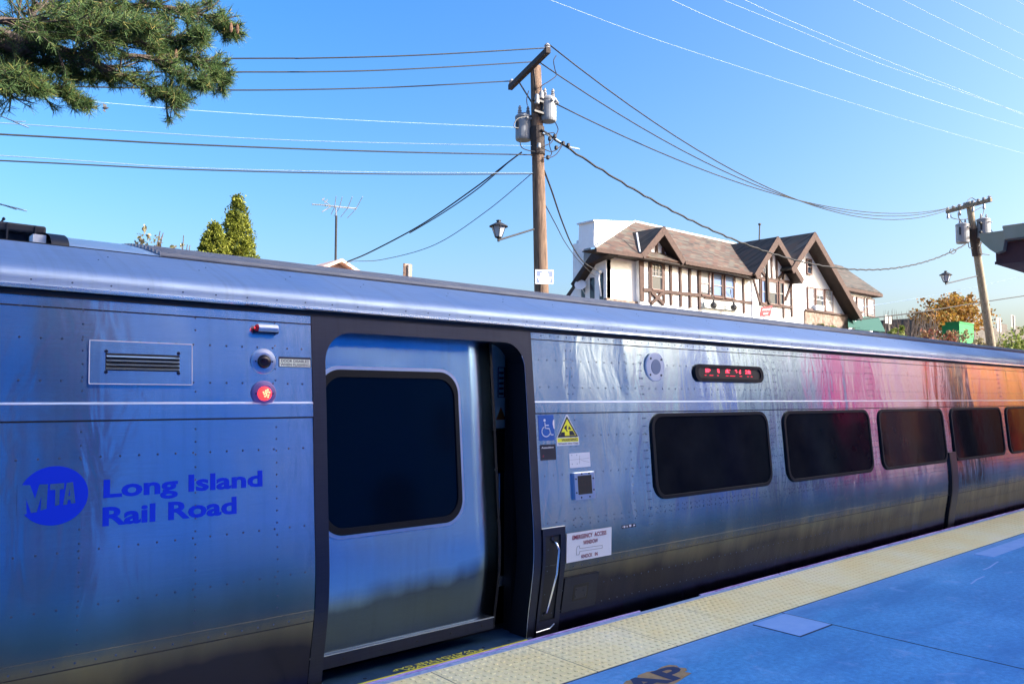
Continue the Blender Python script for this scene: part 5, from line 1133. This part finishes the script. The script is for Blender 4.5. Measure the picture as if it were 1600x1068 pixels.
for li, S_ in enumerate(limbs):
    nb, ln = density[li]
    for k in range(nb):
        t = .30+.70*(k+random.random())/nb if li in (0, 1) else .12+.88*(k+random.random())/nb
        i = min(len(S_)-2, int(t*(len(S_)-1))); p = S_[i].lerp(S_[i+1], t*(len(S_)-1)-i); d = (S_[i+1]-S_[i]).normalized()
        l_ = ln*(1.15-.75*t)*(.5+.6*random.random()); dr = (d*1.0+Vector((random.gauss(0, .55), random.gauss(0, .75), random.gauss(.10 if li not in (0, 1) else .22, .42)))).normalized()
        q = p+dr*l_; m_ = p.lerp(q, .5)+Vector((0, 0, -.03)); bo.tube([p, m_, q], [.012, .009, .005], 4)
        tips.append((q, dr)); tips.append((m_, dr))
        for s2 in range(2):
            d2 = (dr+Vector((random.gauss(0, .7), random.gauss(0, .7), random.gauss(.1, .5)))).normalized(); q2 = m_+d2*l_*.5; bo.tube([m_, q2], [.007, .004], 3); tips.append((q2, d2))
    tips.append((S_[-1], (S_[-1]-S_[-2]).normalized()))
keep(bo.build('branches', 'bark', fix=False), PT)
V = []; FF = []; b_ = 0
for q, d in tips:
    k = 26; dv = np.array(d); dirs = rng.normal(size=(k, 3))*.75+dv*.75; dirs /= np.linalg.norm(dirs, axis=1)[:, None]
    ln = .085*(.7+.6*rng.random(k))[:, None]; st_ = np.array(q)-dv*(rng.random(k)*.10)[:, None]
    sd__ = np.cross(dirs, rng.normal(size=(k, 3))); sd__ /= np.linalg.norm(sd__, axis=1)[:, None]; sd__ *= .0030
    dr_ = dirs*ln; tipp = st_+dr_; V.append(np.stack([st_-sd__, st_+sd__, tipp+sd__*.4, tipp-sd__*.4], 1).reshape(-1, 3))
V = np.concatenate(V); k = len(V)//4
me = bpy.data.meshes.new('needles'); me.from_pydata(V.tolist(), [], np.arange(4*k).reshape(-1, 4).tolist()); keep(link('needles', me, 'leaf_pine'), PT)
noisy('cone_brown', (.10, .05, .03), (.20, .11, .06), 40.)
for px, py in ((361, 42), (371, 44), (275, 84)):
    c = at(px, py, 9.25); mb = MB(); mb.lathe(c-up*.07, [(.008, 0), (.02, .02), (.023, .06), (.016, .10), (.005, .12)], 8); keep(mb.build('cone', 'cone_brown'), PT)
# =================================================================== STATION SIDE (behind and beside the camera)
noisy('canopy_metal', (.50, .32, .17), (.62, .42, .25), 2., .7, .1, .002, 0.); noisy('maroon', (.10, .022, .018), (.15, .035, .028), 4., .6)
cx0, cx1 = 12.0, 30.0
K = root('platform_canopy', 'platform canopy with grey metal rim and maroon underside at the right edge', 'canopy', (20, 2.0, 0))
T1 = atx(1530, 364.5, cx0); pr_ = [atx(*p, cx0) for p in ((1530, 365), (1531.5, 376), (1539, 383), (1547, 390), (1556, 395.5), (1567, 391))]
pr_ = [Vector((cx0, p.y, p.z)) for p in pr_]
ztop = pr_[0].z; prf = pr_+[Vector((cx0, pr_[-1].y-.05, ztop))]
mb = MB(); mb.prism(prf, (cx1-cx0, 0, 0)); keep(mb.build('outer_rim', 'canopy_metal'), K)
zf = atx(1600, 371, cx0).z; yi = pr_[-1].y-.05
mb = MB(); mb.box(cx0-.06, cx0+.14, 2.4, yi+.02, zf, ztop+.02); keep(mb.build('end_rim', 'canopy_metal'), K)
mb = MB(); mb.box(cx0-.02, cx1, 2.4, yi+.04, ztop+.022, ztop+.06); keep(mb.build('deck', 'canopy_metal'), K)
mx_ = atx(1556, 400, cx0+.12); zl_ = atx(1556, 413, cx0+.12).z
mb = MB(); mb.box(cx0+.12, cx1, 2.55, mx_.y, zl_, zf-.02); keep(mb.build('underside_beam', 'maroon'), K)
mb = MB(); mb.box(cx0+.10, cx0+.13, 2.55, mx_.y+.01, zl_, zl_+.035); keep(mb.build('lower_trim', 'red_trim' if 'red_trim' in MATS else 'maroon'), K)
for x in (15, 20, 25, 29):
    mb = MB(); mb.box(x-.09, x+.09, 2.6, 2.78, 0, zl_); keep(mb.build('post', 'maroon'), K)
# unseen building added to shade the platform; bays coloured for the steel's reflections
B0, B1, BY, BZ = 13.6, 28.6, -16., 16.2
noisy('plaster_cream', (.85, .78, .60), (.90, .84, .68), 2., .9); noisy('plaster_pink', (.90, .40, .44), (.95, .48, .52), 2., .9); noisy('plaster_lilac', (.55, .46, .70), (.65, .56, .80), 2., .9)
noisy('plaster_magenta', (.85, .04, .22), (.92, .08, .30), 2., .9); noisy('plaster_brick', (.70, .26, .16), (.80, .34, .20), 3., .9); noisy('plaster_white', (.78, .78, .78), (.84, .84, .84), 2., .9)
noisy('plaster_blue', (.02, .30, .66), (.04, .36, .74), 2., .9); noisy('plaster_royal', (.05, .12, .80), (.08, .16, .85), 2., .9); noisy('plaster_plum', (.14, .03, .12), (.2, .05, .16), 2., .9); noisy('plaster_navy', (.03, .05, .16), (.05, .07, .20), 2., .9); noisy('plaster_sky', (.10, .42, .84), (.14, .50, .90), 2., .9); noisy('plaster_purple', (.12, .10, .24), (.16, .14, .30), 2., .9); noisy('plaster_teal', (.08, .26, .40), (.10, .30, .46), 2., .9); noisy('plaster_red', (.90, .08, .03), (.95, .14, .05), 2., .9); noisy('plaster_orange', (.95, .42, .08), (.98, .50, .12), 2., .9); noisy('roof_dark', (.08, .07, .07), (.14, .12, .12), 3., .9)
SB = root('shade_building', 'tall unseen building of painted bays added to shade the platform and tint the steel', 'building', (20, -7, 0))
bays = [(13.6, 16, 'plaster_blue'), (16, 19.5, 'plaster_sky'), (19.5, 22.2, 'plaster_blue'), (22.2, 23.4, 'plaster_white'), (23.4, 25.2, 'plaster_sky'), (25.2, 26.4, 'plaster_white'), (26.4, 27.4, 'plaster_blue'), (27.4, 28.6, 'plaster_cream')]
for i, (a_, b_, m_) in enumerate(bays):
    mb = MB(); mb.box(a_, b_, BY-4-.01*i, BY+.06*(i % 2), 0, BZ-.2-.4*(i % 3 == 0)); keep(mb.build('wall_bay', m_), SB)
    if b_-a_ > 1.1:
        for z in (3.0, 8., 13.): mb = MB(); mb.box((a_+b_)/2-.35, (a_+b_)/2+.35, BY+.06*(i % 2)-.02, BY+.06*(i % 2)+.03, z, z+1.6); keep(mb.build('window', 'window_glass'), SB)
mb = MB(); mb.box(B0-.3, B1+.3, BY-4.6, BY+.5, BZ-.22, BZ); keep(mb.build('roof', 'roof_dark'), SB)
noisy('plaster_haze', (.42, .40, .44), (.50, .48, .52), 2., .9); noisy('plaster_dusk', (.26, .22, .36), (.34, .28, .44), 2., .9); noisy('plaster_sand', (.44, .34, .26), (.52, .42, .32), 2., .9)
SR = root('reflection_row', 'long low unseen row of bright painted bays added to tint the steel', 'building', (60, -17, 0))  # added out of view; bay colours chosen for the streaks in the steel
xx = 28.65
for w_, m_ in [(1.2, 'plaster_haze'), (1.0, 'plaster_pink'), (2.6, 'plaster_dusk'), (.7, 'plaster_haze'), (2.2, 'plaster_royal'), (1.2, 'plaster_dusk'), (2.6, 'plaster_sand'), (.8, 'plaster_haze'), (2.6, 'plaster_plum'), (2.2, 'plaster_haze'), (1.2, 'plaster_sand'), (3.2, 'plaster_magenta'), (1.6, 'plaster_plum'), (3.4, 'plaster_pink'), (1.2, 'plaster_haze'), (3., 'plaster_brick'), (1.2, 'plaster_sand'), (4.2, 'plaster_pink'), (3.2, 'plaster_orange'), (3.5, 'plaster_red'), (7., 'plaster_orange'), (4., 'plaster_red'), (9., 'plaster_orange')]:
    k = int(xx*10) % 3; mb = MB(); mb.box(xx, xx+w_, -22-.01*k, -16+.05*k, 0, 7.2+.35*k); keep(mb.build('wall_bay', m_), SR); xx += w_
mb = MB(); mb.box(28.65, xx, -22.3, -15.6, 7.95, 8.15); keep(mb.build('roof', 'roof_dark'), SR)
SW = root('reflection_screen', 'tall unseen screen of coloured panels and cloth banners added to tint the steel', 'screen', (20, -1.6, 0))  # added out of view to put coloured streaks into the steel
K_ = 2.4; YW = -1.6; x_t = 4.62
for w_, m_ in [(.16, 'plaster_white'), (.10, 'plaster_blue'), (.14, 'plaster_cream'), (.09, 'plaster_pink'), (.16, 'plaster_lilac'), (.07, 'plaster_plum'), (.28, 'plaster_lilac'), (.14, 'plaster_white'), (.30, 'plaster_royal'), (.12, 'plaster_lilac'), (.10, 'plaster_pink'), (.28, 'plaster_cream'), (.10, 'plaster_white'), (.18, 'plaster_cream'), (.36, 'plaster_plum'), (.16, 'plaster_lilac'), (.20, 'plaster_white'), (.20, 'plaster_cream'), (.14, 'plaster_plum'), (.30, 'plaster_magenta'), (.10, 'plaster_plum'), (.18, 'plaster_magenta'), (.16, 'plaster_plum'), (.22, 'plaster_pink'), (.14, 'plaster_brick'), (.18, 'plaster_lilac'), (.12, 'plaster_plum'), (.20, 'plaster_pink'), (.14, 'plaster_cream'), (.22, 'plaster_brick'), (.26, 'plaster_pink'), (.16, 'plaster_plum'), (.20, 'plaster_cream'), (.24, 'plaster_brick'), (.16, 'plaster_lilac'), (.20, 'plaster_brick'), (.30, 'plaster_red'), (.16, 'plaster_plum'), (.26, 'plaster_red'), (.22, 'plaster_cream'), (.22, 'plaster_brick'), (.3, 'plaster_orange'), (.2, 'plaster_plum'), (.5, 'plaster_red'), (.9, 'plaster_orange'), (.5, 'plaster_plum'), (.6, 'plaster_red'), (4., 'plaster_orange')]:
    xx = x_t*K_; k = int(xx*10) % 3; mb = MB()
    if xx > 18.6:      # thin cloth banners added for warm reflections, lit through by the sun behind
        bn = m_.replace('plaster', 'cloth')
        if bn not in MATS:
            q = MATS[m_]; c_ = tuple(P(q).inputs['Base Color'].default_value)[:3]; cm = mat(bn, c_, .8); t_ = N(cm, 'ShaderNodeBsdfTranslucent'); t_.inputs[0].default_value = (*c_, 1)
            mx = N(cm, 'ShaderNodeMixShader'); mx.inputs[0].default_value = (.62 if ('orange' in bn or 'red' in bn or 'magenta' in bn or 'brick' in bn) else .36); o_ = [n for n in cm.node_tree.nodes if n.type == 'OUTPUT_MATERIAL'][0]
            L(cm, P(cm).outputs[0], mx.inputs[1]); L(cm, t_.outputs[0], mx.inputs[2]); L(cm, mx.outputs[0], o_.inputs[0])
        xs_ = frange(xx+.01, xx+w_*K_-.01, .12); vs_ = [(x, YW+.02*math.sin(x*7), z) for x in xs_ for z in (.1, 5.3+.3*k)]
        mb.add(vs_, [(2*i, 2*i+2, 2*i+3, 2*i+1) for i in range(len(xs_)-1)]); keep(mb.build('banner', bn, smooth=True), SW)
    else: mb.box(xx+.01, xx+w_*K_-.01, YW-.1, YW+.02*k, .08, 3.3+.35*k+(2.2 if m_ in ('plaster_pink', 'plaster_royal', 'plaster_plum') else 0)); keep(mb.build('panel', m_), SW)
    x_t += w_
mb = MB(); mb.box(4.62*K_, x_t*K_, YW-.16, YW-.11, 3.1, 3.2); keep(mb.build('rail', 'timber_dark'), SW)
# unseen building added behind the camera, left; its bays set the steel's blue
noisy('hedge_dark', (.03, .05, .02), (.06, .09, .03), 8.)
AN = root('reflection_building', 'tall unseen building with blue bays added to tint the steel', 'building', (0, -9, 0))
for i, (a_, b_, m_) in enumerate([(-25, -6, 'plaster_blue'), (-6, 0.2, 'plaster_navy'), (.2, 1.9, 'plaster_blue'), (1.9, 2.0, 'plaster_navy'), (2.0, 2.7, 'plaster_blue'), (2.7, 3.0, 'plaster_navy'), (3.0, 3.45, 'plaster_teal'), (3.45, 4.2, 'plaster_purple'), (4.2, 8.5, 'plaster_sky'), (8.5, 11.5, 'plaster_blue')]):
    mb = MB(); mb.box(a_, b_, -12, -8.6-.03*(i % 2), 0, 11.5); keep(mb.build('wall_bay', m_), AN)
mb = MB(); mb.box(-25.2, 11.8, -12.2, -8.3, 11.5, 11.8); keep(mb.build('roof', 'roof_dark'), AN)
def backtree(x, y, zc, r, lm, label, n=150, per=40, ls=.10):  # unseen trees added for warm colour in the steel's reflections
    t = root('reflection_tree', label, 'tree', (x, y, 0), 'unseen trees added to tint the steel')
    def cf():
        q = rng.normal(size=3); q /= np.linalg.norm(q); q *= r*random.random()**.4; return (x+q[0], y+q[1], zc+q[2]*.9)
    keep(link('crown', leaves(clumps(n, per, cf, r*.2), ls, .7), lm), t)
    mb = MB(); mb.tube([(x, y, -.1), (x+.1, y, zc*.6), (x, y, zc+r*.3)], [.22, .16, .05], 10)
    for k in range(8): a = k*.8; mb.tube([(x, y, zc*.6), (x+r*.6*math.cos(a), y+r*.6*math.sin(a), zc+r*.3*math.sin(k))], [.08, .02], 6)
    keep(mb.build('trunk', 'bark'), t)
leafmat('leaf_burning', [(0, (.80, .03, .12)), (.5, (.90, .08, .22)), (1, (.95, .20, .30))], .6)
backtree(21.4, -3.6, 1.9, 1.25, 'leaf_burning', 'pink-red burning bush added to tint the steel, on the sunny end of the platform', 110, 40, .09)
backtree(26.6, -4., 2.7, 1.5, 'leaf_maple', 'small red-orange maple added to tint the steel, on the sunny end of the platform', 130, 40, .10)
backtree(31, -4.4, 2.8, 1.9, 'leaf_maple', 'fuller orange maple past the first one, added to tint the steel', 170, 40, .10)
backtree(37, -4.8, 3.2, 2.4, 'leaf_maple', 'broad orange maple farther along the platform, added to tint the steel', 170, 40, .12)
backtree(45, -5.2, 3.4, 2.8, 'leaf_maple', 'largest orange maple, farthest along the platform, added to tint the steel', 170, 40, .14)
# unseen block with a pointed top, added to be mirrored in the door glass
LB = root('pointed_block', 'unseen dark block with a pointed top added to mirror in the door glass', 'added block', (7.15, -3.1, 0))
mb = MB(); mb.box(6.88, 7.42, -3.35, -2.85, 0, 1.14); keep(bevel(mb.build('cabinet', 'equip'), .02), LB)
mb = MB(); mb.prism([(6.84, -3.38, 1.145), (7.46, -3.38, 1.145), (7.46, -3.38, 1.18), (7.15, -3.38, 1.52), (6.84, -3.38, 1.18)], (0, .56, 0)); keep(mb.build('pointed_top', 'black'), LB)
